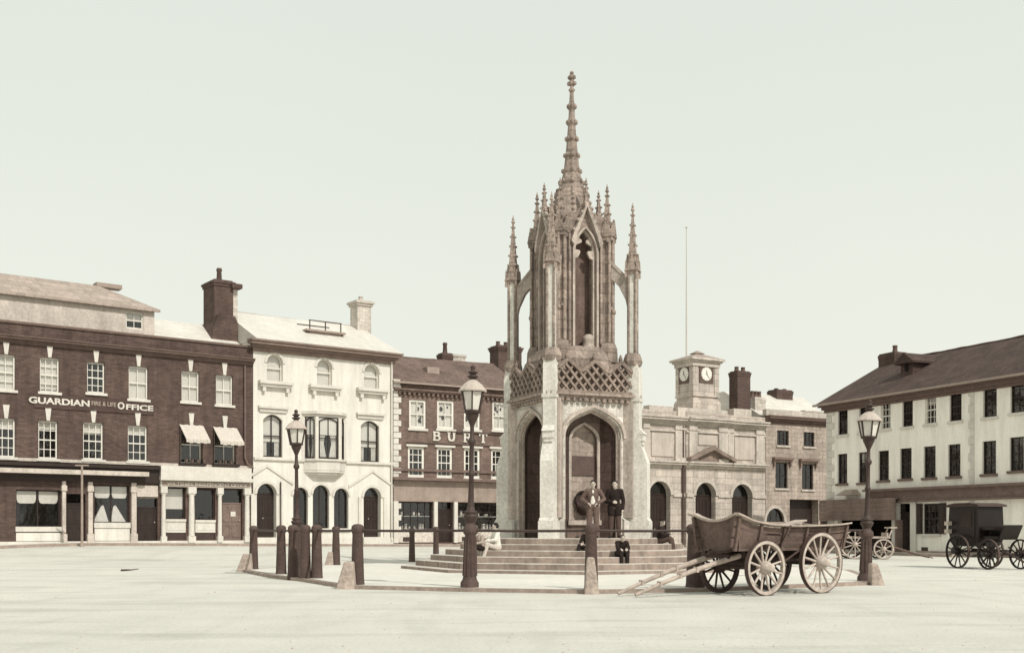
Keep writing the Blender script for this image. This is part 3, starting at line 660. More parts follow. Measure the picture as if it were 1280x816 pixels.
yc = 4.6; chimney(BB, FB.t(623,yc), FB.t(652,yc), yc, yc+1.1, zr-.5, FB.z(638,432,yc), M_CHIM, 3, M_POT, .3, cap=.1)

# ------------------------------------------------------------------ market hall with clock tower
FM = Fac((7.8,66.0), 31, .25)
MH = FM.empty('market_hall', 'stone market hall with arched doorways, pediment and square clock tower', 'building')
xl, xr = FM.t(770), FM.t(956.5); zc = FM.z(850,524.5); ops = []; HD = []
p0, p1 = FM.t(855.5), FM.t(908)
arches = [(811,838,601),(867,892,603),(915,940,605)]
AO = [Op(FM.t(a),FM.t(b),.05,FM.z((a+b)/2,yt),arch='round',d=.4,room=1.0) for a,b,yt in arches]
A_l = Op(FM.t(775),FM.t(796),.05,AO[0].z1,arch='round',d=.4,room=1.0)
mb = MB(); wall(mb, xl, p0, -.6, zc+.5, [A_l,AO[0]]); wall(mb, p0, p1, -.6, zc+.5, [AO[1]], y=-.18); wall(mb, p1, xr, -.6, zc+.5, [AO[2]])
for x in (p0,p1): mb.poly([(x,-.18,-.6),(x,0,-.6),(x,0,zc+.5),(x,-.18,zc+.5)])
shell(mb, xl, xr, -.6, zc+.5, 11); mb.build('wall', [M_HALL, M_DARK], MH)
zsp = AO[0].zs; zcorn = FM.z(830,581)
for o,y in ((AO[0],0),(AO[1],-.18),(AO[2],0)):
    d_ = door(MH, Op(o.x0,o.x1,o.z0,o.z1,arch='round',d=.42), M_WOOD_D, y=y, leaves=2)
    m2 = MB(); m2.ring_y(o.head(0), o.head(.2), y-.07, y-.002); m2.build('arch_moulding', M_HALL_L, d_)
def band(name, z0, steps, m, x0=xl, x1=xr, cent=True):
    b = MB(); gaps = [(x0,p0-.003),(p1+.003,x1)]
    for a,c in gaps: cornice(b, a, c, z0, steps)
    b2 = MB(); cornice(b2, p0-.02, p1+.02, z0, [(h,pj+.18) for h,pj in steps]); b.add(b2.v, b2.f)
    return b.build(name, m, MH)
# impost band between the arches
for a,c,y in ((A_l.x1,AO[0].x0-.2,0),(AO[0].x1+.2,p0-.003,0),(p0,AO[1].x0-.2,-.18),(AO[1].x1+.2,p1,-.18),(p1+.003,AO[2].x0-.2,0),(AO[2].x1+.2,xr,0)):
    b = MB(); b.box(a,c,y-.09,y,zsp-.1,zsp+.12); b.build('impost_band', M_HALL_L, MH)
band('string_course', zcorn-.12, [(.16,.1),(.12,.3),(.1,.38)], M_HALL_L)
band('cornice', zc-.32, [(.12,.08),(.12,.2),(.14,.42),(.1,.5)], M_HALL_L)
band('frieze_moulding', zc-.75, [(.12,.1)], M_HALL_L)
# pediment over the middle door
xa,xb = FM.t(857.5),FM.t(911); xm = (xa+xb)/2; zp0 = zcorn+.27; zp1 = FM.z(884,558.5)
b = MB(); b.prism_y([(xa,zp0),(xb,zp0),(xm,zp1-.2)], -.3, -.18); b.ring_y([(xa-.1,zp0),(xm,zp1-.22),(xb+.1,zp0)],[(xa-.1,zp0+.22),(xm,zp1),(xb+.1,zp0+.22)],-.62,-.18)
b.build('pediment', mat('weathered pediment stone', .26, .9, .25, 2, bump=.3, stain=.4), MH)
# upper pilasters and blind panels
for a,c in ((803,811),(843,855),(858,868),(895,906),(909,916),(944,954)):
    y = -.18 if 856 < a < 906 else 0; x0,x1 = FM.t(a),FM.t(c)
    b = MB(); b.box(x0,x1,y-.12,y,zp0-.02,zc-.33); b.box(x0-.04,x1+.04,y-.17,y,zc-.62,zc-.5); b.box(x0-.04,x1+.04,y-.17,y,zp0,zp0+.2)
    b.build('pilaster', M_HALL_L, MH)
for a,c in ((814,841),(870,893),(918,942)):
    y = -.18 if 856 < a < 906 else 0; x0,x1 = FM.t(a),FM.t(c); z0,z1 = zp0+.25,zc-.85
    if a == 870: z0 = zp1+.1
    b = MB(); b.box(x0,x1,y-.05,y,z0,z1); b.build('blind_panel', M_CROSS_P if False else mat('smooth panel stone', .46, .85, .12, 1.2, bump=.15, stain=.2), MH)
b = MB(); zt = zc+.17
b.box(xl,FM.t(812),.1,.5,zt,zt+.35); b.box(FM.t(812),FM.t(842),.05,.6,zt,FM.z(827,507)); b.box(FM.t(846),FM.t(908),-.12,2.8,zt,FM.z(875,511)); b.box(FM.t(908),FM.t(930),.1,.5,zt,zt+.3); b.box(FM.t(918),FM.t(940),.05,.8,zt,FM.z(930,511))
b.build('attic_parapet', M_HALL_L, MH)
b = MB(); xp = FM.t(852.5); b.tube([(xp,-.1,zc-.4),(xp,-.1,.1)],.07,8); b.build('downpipe', M_IRON_R, MH)
b = MB(); b.hexa([(xl,.6,zt+.1),(xr-.1,.6,zt+.1),(xr-.1,11,zt+.1),(xl,11,zt+.1),(xl,5,zt+1.0),(xr-.1,5,zt+1.0),(xr-.1,6,zt+1.0),(xl,6,zt+1.0)]); b.build('roof', M_SLATE_L, MH)
# clock tower
yf = .5; x0 = FM.t(866.5,yf); x1 = FM.t(897.5,yf); dp = 1.6; zb_ = FM.z(875,511); ze = FM.z(880,449,yf)
b = MB(); b.box(x0-.12,x1+.12,yf-.12,yf+dp+.12,zb_-.2,zb_+.5); b.box(x0,x1,yf,yf+dp,zb_+.5,ze-.2)
for xx in (x0,x1-.28): b.box(xx-.04,xx+.32,yf-.06,yf+.0,zb_+.95,ze-.5)
for yy in (yf,yf+dp-.28): b.box(x0-.06,x0,yy,yy+.3,zb_+.95,ze-.5)
b.box(x0-.08,x1+.08,yf-.1,yf+dp+.08,zb_+.5,zb_+.62); b.box(x0-.07,x1+.07,yf-.09,yf+dp+.07,zb_+.85,zb_+.945)
tw = b.build('clock_tower', M_HALL, MH)
b = MB(); b.box(x0-.1,x1+.1,yf-.1,yf+dp+.1,ze-.45,ze-.2); b.box(x0-.2,x1+.2,yf-.2,yf+dp+.2,ze-.195,ze-.08); b.box(x0-.32,x1+.32,yf-.32,yf+dp+.32,ze-.077,ze+.05)
b.build('tower_cornice', M_HALL_L, tw)
xm,ym = (x0+x1)/2,yf+dp/2; b = MB(); b.hexa([(x0-.3,yf-.3,ze+.053),(x1+.3,yf-.3,ze+.053),(x1+.3,yf+dp+.3,ze+.053),(x0-.3,yf+dp+.3,ze+.053),(xm-.3,ym-.25,ze+.4),(xm+.3,ym-.25,ze+.4),(xm+.3,ym+.25,ze+.4),(xm-.3,ym+.25,ze+.4)])
b.box(xm-.36,xm+.36,ym-.3,ym+.3,ze+.43,ze+.46); b.add([(xm-.36,ym-.3,ze+.463),(xm+.36,ym-.3,ze+.463),(xm+.36,ym+.3,ze+.463),(xm-.36,ym+.3,ze+.463),(xm,ym,ze+.66)],[(0,1,4),(1,2,4),(2,3,4),(3,0,4)]); b.build('tower_roof', M_LEAD, tw)
def clock(side):
    zd = FM.z(883,467.5,yf); r = .42
    b = MB(); n = 28
    P = (lambda u,w,v: ((x0+x1)/2+.02+u, yf-w, zd+v)) if side == 0 else (lambda u,w,v: (x0-w, yf+dp/2-u, zd+v))
    q = .56
    fr = MB(); fr.hexa([P(-q,.0,-q),P(q,.0,-q),P(q,.055,-q),P(-q,.055,-q),P(-q,.0,q),P(q,.0,q),P(q,.055,q),P(-q,.055,q)])
    f = fr.build('clock_face', mat('dark clock frame', .13, .7, .2, 4, bump=.1), tw)
    b.add([P(r*math.cos(2*math.pi*k/n),w,r*math.sin(2*math.pi*k/n)) for w in (.05,.075) for k in range(n)], [list(range(n)),list(range(n,2*n))]+[(k,(k+1)%n,n+(k+1)%n,n+k) for k in range(n)])
    b.build('dial', M_DIAL, f)
    h = MB()
    for ang,ln,wd in ((R(-52),.36,.035),(R(92),.24,.05)):
        d = Vector((math.cos(ang),math.sin(ang))); p = Vector((-d.y,d.x))*wd/2
        c = [d*-.06-p,d*ln-p*.4,d*ln+p*.4,d*-.06+p]; h.add([P(v.x,w,v.y) for w in (.08+wd*.1,.09+wd*.1) for v in c],[(0,1,2,3),(4,5,6,7),(0,1,5,4),(1,2,6,5),(2,3,7,6),(3,0,4,7)])
    for k in range(12):
        a = 2*math.pi*k/12; d = Vector((math.cos(a),math.sin(a))); p = Vector((-d.y,d.x))*.012
        c = [d*.34-p,d*.4-p,d*.4+p,d*.34+p]; h.add([P(v.x,w,v.y) for w in (.076,.08) for v in c],[(0,1,2,3),(4,5,6,7),(0,1,5,4),(1,2,6,5),(2,3,7,6),(3,0,4,7)])
    h.build('hands_and_hour_marks', M_IRON, f)
clock(0); clock(1)
# flagpole behind the tower
yq = 4.0; xq = FM.t(858,yq); l = FM.loc(xq,yq,0); z0 = zt+.8
fp = MB(); ztp = FM.z(860,286,yq); fp.tube([(0,0,0),(0,0,(ztp-z0)*.55),(0,0,ztp-z0)],[.055,.04,.022],8); fp.ball((0,0,ztp-z0+.06),.07)
fo = fp.build('flagpole', mat('weathered pole paint', .45, .7, .1, 2, bump=0)); fo.location = FM.loc(xq,yq,z0); tag(fo, 'tall thin bare flagpole rising behind the clock tower', 'flagpole')

# ------------------------------------------------------------------ grey stone house right of the hall
p = FM.loc(FM.t(957),0.0); FN = Fac(p[:2], 30, .2)
NB = FN.empty('stone_house', 'grey stone house with four sash windows beside the market hall', 'building')
xr = FN.t(1045); zc = FN.z(990,524); ops = []; NW = []
for a,b,yt,yb in ((971.5,986,538,556.5),(1004.5,1018,540,558)):
    o = op_px(FN,a,b,yt,yb,d=.12); ops.append(o); NW.append((o,0))
for a,b,yt,yb in ((969.5,984.5,578,610),(1002.5,1016.5,580,611.5)):
    o = op_px(FN,a,b,yt,yb,d=.14); ops.append(o); NW.append((o,1))
o_s = Op(FN.t(957.5),FN.t(980),FN.z(968,652),FN.z(968,635),arch='round',rise=FN.z(968,635)-FN.z(968,652),d=.15); o_g = Op(FN.t(987),FN.t(1023),.02,FN.z(1005,624),d=.6,room=1.2)
ops += [o_s,o_g]
mb = MB(); wall(mb, 0.004, xr, -.6, zc, ops); shell(mb, 0.004, xr, -.6, zc, 9); mb.build('wall', [M_RUB, M_DARK], NB)
for o,h in NW:
    w_ = window(NB, o, 2 if h else 3, 2 if h else 4, M_WOOD_D, sill=M_HALL_L, fw=.05)
    if h:
        b = MB(); b.box(o.x0-.3,o.x1+.3,-.28,0,o.z1+.18,o.z1+.33); b.box(o.x0-.26,o.x1+.26,-.2,0,o.z1+.08,o.z1+.178)
        for x in (o.x0-.24,o.x1+.12): b.box(x,x+.12,-.16,0,o.z1-.25,o.z1+.078)
        b.build('hood', mat('stained hood stone', .2, .9, .3, 3, bump=.3), w_)
b = MB(); b.ring_y(o_s.head(0), o_s.head(.18), -.05, -.002); b.build('arch_moulding', M_HALL_L, NB)
window(NB, o_s, 3, 1, M_WOOD_D, name='arched_window')
b = MB()
for k in range(10):
    xx = o_g.x0+(o_g.x1-o_g.x0)*k/10; b.box(xx+.005,xx+(o_g.x1-o_g.x0)/10-.005,.6,.66,.03,o_g.z1)
b.build('gate_door', M_WOOD_D, NB)
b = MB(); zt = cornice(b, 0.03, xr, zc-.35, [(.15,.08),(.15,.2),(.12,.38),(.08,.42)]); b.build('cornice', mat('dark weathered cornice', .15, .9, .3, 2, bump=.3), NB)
b = MB(); b.box(0.02,xr,-.05,.3,zt+.003,zt+.4); b.box(FN.t(1005),xr,-.08,.34,zt+.403,zt+.5); b.build('parapet', M_HALL_L, NB)
b = MB(); ya = 4; zr = FN.z(990,496,ya); b.hexa([(.02,.4,zt),(xr,.4,zt),(xr,9,zt),(.02,9,zt),(.02,ya,zr),(FN.t(1004,ya),ya,zr),(FN.t(1004,ya),ya+.8,zr),(.02,ya+.8,zr)]); b.build('roof', M_SLATE_L, NB)
yc = 3.4; chimney(NB, FN.t(971,yc), FN.t(991,yc), yc, yc+.9, zt, FN.z(981,487,yc), M_CHIM, 2, M_CHIM, .12, cap=.04)
yc = 1.2; chimney(NB, FN.t(957,yc)-.9, FN.t(957,yc)-.0, yc, yc+.9, zt-.1, FN.z(950,496,yc), M_CHIM_L, 3, M_POT, .42, cap=.04)
yc = .9; a,b_ = FN.t(922,yc),FN.t(938,yc); chimney(NB, a, b_, yc, yc+.8, zt-.25, FN.z(930,463.5,yc), M_CHIM, 2, M_POT, .3, cap=.05)

# ------------------------------------------------------------------ cream house on the right
FR = Fac((20.0,56.0), -66, .1)
RB = FR.empty('cream_house', 'long cream house with dark tiled roof and two rows of dark windows', 'building')
xl, xq_, xr = FR.t(1033.5), FR.t(1218), FR.t(1318); zev = FR.z(1150,489.5); ops = []; RW = []
rows_u = [(1047.5,1059.5,510.5,543),(1074,1085,507,540),(1101,1113,503.5,536),(1128,1141,499.5,533),(1156.5,1170,494.5,529.5),(1187,1202,489.5,526),(1229,1246,483,521),(1263,1281,476.5,515.5)]
rows_l = [(1047,1059,567,604),(1073,1084.5,565,603),(1098,1111,563,600),(1125,1139.5,560,598),(1154.5,1169.5,557.5,596.5),(1185,1200.5,555,595),(1228,1245,551,592),(1262,1280,546,588)]
for i,(a,b,yt,yb) in enumerate(rows_u+rows_l):
    o = op_px(FR,a,b,yt,yb,d=.13); ops.append(o); RW.append((o,i))
zf0,zf1 = FR.z(1180,623.5),FR.z(1180,607)
o_d = Op(FR.t(1122),FR.t(1139),.05,FR.z(1130,629),d=.2); o_w = Op(FR.t(1154),FR.t(1174),FR.z(1165,667),FR.z(1165,629),d=.12); o_g = Op(FR.t(1047),FR.t(1117),.05,FR.z(1080,648),d=.3,room=1.6)
ops += [o_d,o_w,o_g]
mb = MB(); wall(mb, xl, xr, -.6, zev, ops); shell(mb, xl, xr, -.6, zev, 8); mb.build('wall', [M_CREAM, M_DARK], RB)
for o,i in RW:
    window(RB, o, 3 if i in (2,4) else 2, 4, M_WOOD_W if i in (2,4) else M_WOOD_D, sill=M_WOOD_M if i >= 8 else M_TRIM, fw=.045, bar=.025, blind=.3 if i in (4,9) else 0, bm=M_CURT)
dr = door(RB, o_d, M_WOOD_D, light=.5)
b = MB(); b.box(o_d.x0-.32,o_d.x0-.02,-.1,0,.02,o_d.z1+.02); b.box(o_d.x1+.02,o_d.x1+.4,-.1,0,.02,o_d.z1+.02); b.box(o_d.x0-.32,o_d.x1+.4,-.12,0,o_d.z1+.023,o_d.z1+.2); b.build('door_surround', M_TRIM, dr)
w_ = window(RB, o_w, 3, 4, M_WOOD_D, sill=M_TRIM, name='shop_window')
for a,b2 in ((1147,1153.5),(1174.5,1183)):
    b = MB(); x0,x1 = FR.t(a),FR.t(b2); b.box(x0,x1,-.08,-.003,o_w.z0,o_w.z1)
    for z0,z1 in ((.08,.46),(.54,.92)): b.box(x0+.07,x1-.07,-.1,-.077,o_w.z0+(o_w.z1-o_w.z0)*z0,o_w.z0+(o_w.z1-o_w.z0)*z1)
    b.build('shutter', M_WOOD_D, RB)
b = MB(); b.box(FR.t(1152),FR.t(1160),-.02,-.002,.12,.3); b.build('cellar_grating', M_IRON, RB)
b = MB(); b.box(FR.t(1088),xr-.02,-.22,0,zf0,zf1-.14); b.box(FR.t(1087),xr+.02,-.5,0,zf1-.14,zf1-.02); b.box(FR.t(1087),xr,-.3,0,zf0-.1,zf0-.003); b.build('fascia', M_WOOD_M, RB)
# low boarded lean-to against the left end
b = MB(); x0,x1 = FR.t(1024,-.5),FR.t(1119,-.5); z0,z1 = FR.z(1080,650,-.5),FR.z(1080,623,-.5); n = 5
for k in range(n):
    b.box(x0,x1,-.5-(.012 if k%2 else 0),-.46,z0+(z1-z0)*k/n+.006,z0+(z1-z0)*(k+1)/n)
b.box(x0,x1,-.46,-.003,z1-.08,z1-.01); b.box(x0,x0+.1,-.44,0,-.1,z0); b.box(x1-.1,x1,-.44,0,-.1,z0); b.build('boarded_front', mat('grey weathered boarding', .2, .9, .25, 1.5, 10, bump=.3, stain=.3), RB)
b = MB(); x0,x1 = FR.t(1051,-.3),FR.t(1071,-.3); zz = FR.z(1060,613,-.3); b.hexa([(x0,-.7,zz-.25),(x1,-.7,zz-.25),(x1,0,zz-.25),(x0,0,zz-.25),(x0+.3,-.3,zz+.05),(x1-.3,-.3,zz+.05),(x1-.3,0,zz+.05),(x0+.3,0,zz+.05)]); b.build('door_hood', M_LEAD, RB)
for side_ in (0,1):
    b = MB(); z = .2; k = 0
    while z < zev-.5:
        w = .62 if k%2 else .4
        if side_ == 0: b.box(xl,xl+w,-.045,0,z,z+.355)
        else: b.box(xq_-w*.55,xq_,-.045,0,z,z+.355)
        z += .38; k += 1
    b.box(*((xl+.01,xl+.3) if side_ == 0 else (xq_-.2,xq_-.01)),-.02,.0,.2,z-.03); b.build('quoin', M_TRIM, RB)
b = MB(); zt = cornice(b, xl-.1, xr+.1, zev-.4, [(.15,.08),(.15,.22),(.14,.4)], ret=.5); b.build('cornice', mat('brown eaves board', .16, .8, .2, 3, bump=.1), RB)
ya = 4.; zr = FR.z(1165,442,ya); e = .5; xh = FR.t(1108,ya)
b = MB(); b.add([(xl-e,-e,zt),(xr+.15,-e,zt),(xr+.15,8+e,zt),(xl-e,8+e,zt),(xh,ya,zr),(xr+.15,ya,zr)],[(0,1,5,4),(1,2,5),(2,3,4,5),(3,0,4),(0,3,2,1)]); rf = b.build('roof', M_TILE_D, RB); ridge(rf, xh, xr, ya, zr, M_TILE_D, .11)
b = MB(); b.poly([(xr+.0,0,zev),(xr,8,zev),(xr,ya,zr-.2)]); b.build('gable_wall', M_CREAM, RB)
b = MB(); b.box(xl-e,xr+.15,-e-.1,-e+.02,zt-.08,zt+.03); b.build('gutter', M_LEAD, RB)
# dormer
yd = 1.6; x0,x1 = FR.t(1126,yd),FR.t(1141,yd); z1 = FR.z(1135,452,yd); xm = (x0+x1)/2; zp = FR.z(1133,441,yd)
zb_ = zt+(zr-zt)*(yd+e)/(ya+e)-.2
b = MB(); b.box(x0,x1,yd,ya+.3,zb_,z1); dm = b.build('dormer', M_TILE_D, rf)
b = MB(); q = .25; b.prism_y([(x0-q,z1-.1),(x1+q,z1-.1),(x1+q,z1),(xm,zp),(x0-q,z1)], yd-.25, ya+.6); b.build('dormer_roof', M_TILE_D, dm)
b = MB(); b.box(x0+.3,x1-.3,yd-.03,yd+.01,zb_+.4,z1-.1); b.build('dormer_window', M_DARK, dm)
yc = 3.6; chimney(RB, FR.t(1098,yc), FR.t(1118,yc), yc, yc+.9, zr-1.6, FR.z(1108,441,yc), M_CHIM, 1, M_POT, .42, cap=.03, potx=[FR.t(1111,yc)])
b = MB(); b.box(xl,xr,-.06,0,-.6,.12); b.build('plinth', M_KERB, RB)

# ------------------------------------------------------------------ ground, pavements, platform
def axis(a, b, fine0, fine1, step, grow=1.25):
    v = [fine0]; s = step
    while v[-1] < fine1: v.append(v[-1]+step)
    s = step
    while v[-1] < b: s *= grow; v.append(v[-1]+s)
    s = step; w = []; x = fine0
    while x > a: s *= grow; x -= s; w.append(x)
    return w[::-1]+v
gx = axis(-1500,1500,-30,34,1.0); gy = axis(-200,3000,6,75,1.0)
mb = MB(); W_ = len(gx)
mb.add([(x,y,gz(x,y)) for y in gy for x in gx], [(j*W_+i,j*W_+i+1,(j+1)*W_+i+1,(j+1)*W_+i) for j in range(len(gy)-1) for i in range(W_-1)], 0, True)
def ground_mat():
    m = mat('dusty gravelled ground', .54, .95, .07, .11, .9, bump=0)
    nt = m.node_tree; N = nt.nodes; L = nt.links; b = N['Principled BSDF']
    tc = N.new('ShaderNodeTexCoord'); vm = [n for n in N if n.type == 'VECT_MATH'][0]; vm.inputs[0].default_value = (.605,.58,.52)
    mp = N.new('ShaderNodeMapping'); mp.inputs['Scale'].default_value = (.16,.7,1); L.new(tc.outputs['Object'], mp.inputs[0])
    n = N.new('ShaderNodeTexNoise'); n.inputs['Scale'].default_value = 1; n.inputs['Detail'].default_value = 9; n.inputs['Roughness'].default_value = .68; L.new(mp.outputs[0], n.inputs['Vector'])
    r = N.new('ShaderNodeMapRange'); r.inputs['From Min'].default_value = .5; r.inputs['From Max'].default_value = .74; r.inputs['To Min'].default_value = 1; r.inputs['To Max'].default_value = .72; L.new(n.outputs['Fac'], r.inputs['Value'])
    g = N.new('ShaderNodeTexNoise'); g.inputs['Scale'].default_value = 16; g.inputs['Detail'].default_value = 8; g.inputs['Roughness'].default_value = .8; L.new(tc.outputs['Object'], g.inputs['Vector'])
    r2 = N.new('ShaderNodeMapRange'); r2.inputs['From Min'].default_value = .3; r2.inputs['From Max'].default_value = .7; r2.inputs['To Min'].default_value = .8; r2.inputs['To Max'].default_value = 1.14; L.new(g.outputs['Fac'], r2.inputs['Value'])
    mu = N.new('ShaderNodeMath'); mu.operation = 'MULTIPLY'; L.new(r.outputs[0], mu.inputs[0]); L.new(r2.outputs[0], mu.inputs[1])
    g2 = N.new('ShaderNodeTexNoise'); g2.inputs['Scale'].default_value = 55; g2.inputs['Detail'].default_value = 3; L.new(tc.outputs['Object'], g2.inputs['Vector'])
    r3 = N.new('ShaderNodeMapRange'); r3.inputs['From Min'].default_value = .62; r3.inputs['From Max'].default_value = .74; r3.inputs['To Min'].default_value = 1; r3.inputs['To Max'].default_value = .7; L.new(g2.outputs['Fac'], r3.inputs['Value'])
    mu3 = N.new('ShaderNodeMath'); mu3.operation = 'MULTIPLY'; L.new(mu.outputs[0], mu3.inputs[0]); L.new(r3.outputs[0], mu3.inputs[1])
    mpw = N.new('ShaderNodeMapping'); mpw.inputs['Rotation'].default_value = (0,0,R(97)); mpw.inputs['Scale'].default_value = (1,.12,1); L.new(tc.outputs['Object'], mpw.inputs[0])
    wv = N.new('ShaderNodeTexNoise'); wv.inputs['Scale'].default_value = 1.6; wv.inputs['Detail'].default_value = 7; wv.inputs['Distortion'].default_value = .6; L.new(mpw.outputs[0], wv.inputs['Vector'])
    r4 = N.new('ShaderNodeMapRange'); r4.inputs['From Min'].default_value = .54; r4.inputs['From Max'].default_value = .72; r4.inputs['To Min'].default_value = 1; r4.inputs['To Max'].default_value = .92; L.new(wv.outputs['Fac'], r4.inputs['Value'])
    mu4 = N.new('ShaderNodeMath'); mu4.operation = 'MULTIPLY'; L.new(mu3.outputs[0], mu4.inputs[0]); L.new(r4.outputs[0], mu4.inputs[1]); mu = mu4
    s = N.new('ShaderNodeVectorMath'); s.operation = 'SCALE'; L.new(vm.outputs[0], s.inputs[0]); L.new(mu.outputs[0], s.inputs['Scale']); L.new(s.outputs[0], b.inputs['Base Color'])
    bp = N.new('ShaderNodeBump'); bp.inputs['Strength'].default_value = .7; bp.inputs['Distance'].default_value = .03; L.new(g.outputs['Fac'], bp.inputs['Height']); L.new(bp.outputs[0], b.inputs['Normal'])
    return m
structure(mb.build('ground', ground_mat()))
random.seed(21); mb = MB()
for k in range(520):
    y = 9+31*random.random()**1.3; x = random.uniform(-.5,.5)*y*.98; r = random.uniform(.005,.014)*(1+.6*(random.random() < .06))
    if -4.2 < x < 9 and y > 21.5: continue
    mb.ball((x,y,gz(x,y)+r*.25),(r*random.uniform(.8,1.5),r,r*.7),0,5,4)
o = mb.build('loose_pebbles', mat('loose pebble', .46, .9, .3, 9, bump=0)); o['kind'] = 'stuff'; o['label'] = 'small loose pebbles scattered over the open ground'
def pavement(name, f, x0, x1, wid):
    n = max(2,int((x1-x0)/1.0)); vs = []; 
    for i in range(n+1):
        x = x0+(x1-x0)*i/n
        for y,dz in ((.02,.125),(-wid+.25,.125),(-wid+.25,.128),(-wid,.125),(-wid,-.2)):
            p = f.P+f.u*x+f.n*y; q = f.P+f.u*x+f.n*(-wid); vs.append((p.x,p.y,gz(q.x,q.y)+dz))
    fs = []; ms = []
    mb = MB()
    mb.add(vs, [(i*5+k,(i+1)*5+k,(i+1)*5+k+1,i*5+k+1) for i in range(n) for k in (0,)], 0)
    mb.add(vs, [(i*5+k,(i+1)*5+k,(i+1)*5+k+1,i*5+k+1) for i in range(n) for k in (2,3)], 1)
    mb.add(vs, [(0,1,2,3,4),(n*5,n*5+1,n*5+2,n*5+3,n*5+4)], 1)
    structure(mb.build(name, [M_PAVE, M_KERB]))
pavement('pavement', FL, -11.5, FL.t(316), 2.6)
pavement('pavement', FW, 0.0, FW.t(491), 2.6)
pavement('pavement', FB, 0.0, FB.t(660), 2.6)
pavement('pavement', FM, FM.t(770), FM.t(1030), 2.0)
pavement('pavement', FR, FR.t(1010), FR.t(1218)+.2, 1.6)

# bollard positions round the cross (worked out from where their feet stand in the photo)
def by_foot(px, py): return world(px, F*H/(py-HY))
PB = dict(b1=by_foot(317,714), b2=by_foot(351.5,720.5), b3=by_foot(396,726), b4=by_foot(447,734.5), lampN=by_foot(587,738), b8=by_foot(739,740.5), b9=by_foot(869,738), lampR=by_foot(1082,729.5), b5=by_foot(420,708.5), b6=by_foot(515,704.5), b7=world(545,44.0))
lampL = world(371.5,29.6); PB['b2b'] = by_foot(366.5,724.5); PB['b2c'] = by_foot(381.5,726)
ring = [PB[k] for k in ('b1','b2','lampX','b3','b4','lampN','b8','b9','lampR') if k in PB]+[(9.6,33.0),(8.0,39.5),(3.0,43.0),PB['b7'],PB['b6'],PB['b5']]
def grown(poly, g):
    c = Vector((1.2,33.0)); out = []
    for p in poly:
        d = Vector(p)-c; out.append(c+d.normalized()*(d.length+g))
    return out
g1 = grown(ring, .42); g2 = grown(ring, .2); cc = Vector((1.84,34.5)); nr = 7; n = len(g1)
PL = .075
mb = MB(); vs = []
for r in range(nr+1):
    for p in g2: q = cc.lerp(p, .15+.85*r/nr); vs.append((q.x,q.y,gz(q.x,q.y)+PL))
mb.add(vs, [(r*n+i,r*n+(i+1)%n,(r+1)*n+(i+1)%n,(r+1)*n+i) for r in range(nr) for i in range(n)], 0)
vs = [(p.x,p.y,gz(p.x,p.y)+PL-.002) for p in g2]+[(p.x,p.y,gz(p.x,p.y)+PL) for p in g1]+[(p.x,p.y,gz(p.x,p.y)-.2) for p in g1]
mb.add(vs, [(k*n+i,k*n+(i+1)%n,(k+1)*n+(i+1)%n,(k+1)*n+i) for k in (0,1) for i in range(n)], 1)
structure(mb.build('paved_platform', [mat('packed pale gravel', .6, .95, .1, .3, 6, bump=.15), M_KERB]))
def ground_z(p): return gz(p[0],p[1])+PL

# ------------------------------------------------------------------ market cross
CXY = (1.84,34.5); CR = R(24.3)
MC = thing('market_cross', 'tall gothic stone market cross with crocketed spire standing on wide steps', 'monument', (CXY[0],CXY[1],0), CR)
ST_AP = [4.85-.42*k for k in range(6)]; RISE = .168
def octa(ap, rot=22.5): return [(ap/math.cos(R(22.5))*math.cos(R(rot+45*k)), ap/math.cos(R(22.5))*math.sin(R(rot+45*k))) for k in range(8)]
for k,ap in enumerate(ST_AP):
    mb = MB(); z0,z1 = RISE*k-(.2 if k == 0 else .002),RISE*(k+1)
    mb.prism_z(octa(ap), z0, z1-.012); 
    o8 = octa(ap); i8 = octa(ap-.02); vs = [(x,y,z1-.012) for x,y in o8]+[(x,y,z1) for x,y in i8]
    mb.add(vs, [(i,(i+1)%8,8+(i+1)%8,8+i) for i in range(8)]+[list(range(8,16))], 1)
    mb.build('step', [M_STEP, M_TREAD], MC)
ZF = RISE*6; h = 1.4
def around(o, start=0, n=4):
    o.rotation_euler = (0,0,R(start))
    for k in range(1,n):
        c = copy_tree(o, MC); c.rotation_euler = (0,0,R(start+360/n*k))
zs,za = 3.98,4.82
# one face: wall with a moulded pointed arch
o = Op(-.95,.95,ZF,za,arch='tudor',rise=za-zs,d=.07,room=0)
mb = MB(); wall(mb, -1.42, 1.42, ZF, 5.12, [o], y=-h)
mb.box(-1.44,-1.0,-h-.09,-h,ZF,1.52); mb.box(1.0,1.44,-h-.09,-h,ZF,1.52)
for a,c in ((-1.44,-1.0),(1.0,1.44)): mb.hexa([(a,-h-.09,1.52),(c,-h-.09,1.52),(c,-h,1.52),(a,-h,1.52),(a,-h-.0,1.62),(c,-h-.0,1.62),(c,-h+.0,1.62),(a,-h+.0,1.62)])
face = mb.build('arch_wall', [M_CROSS, M_DARK], MC)
mb = MB()
for (hw,y0,y1,g) in ((.9,-h+.072,-h+.13,.06),(.86,-h+.132,-h+.2,.05)):
    inn = arch_pts(0,hw,zs,za-zs-(.95-hw),'tudor'); out = arch_pts(0,hw+g,zs,za-zs-(.95-hw)+g,'tudor'); mb.ring_y(inn,out,y0,y1)
    for s in (-1,1): mb.box(min(s*hw,s*(hw+g)),max(s*hw,s*(hw+g)),y0,y1,ZF,zs)
for s in (-1,1): mb.lathe([(.045,ZF+.35),(.04,zs)],(s*.95,-h+.05),8); mb.lathe([(.06,ZF),(.06,ZF+.3),(.045,ZF+.35)],(s*.95,-h+.05),8)
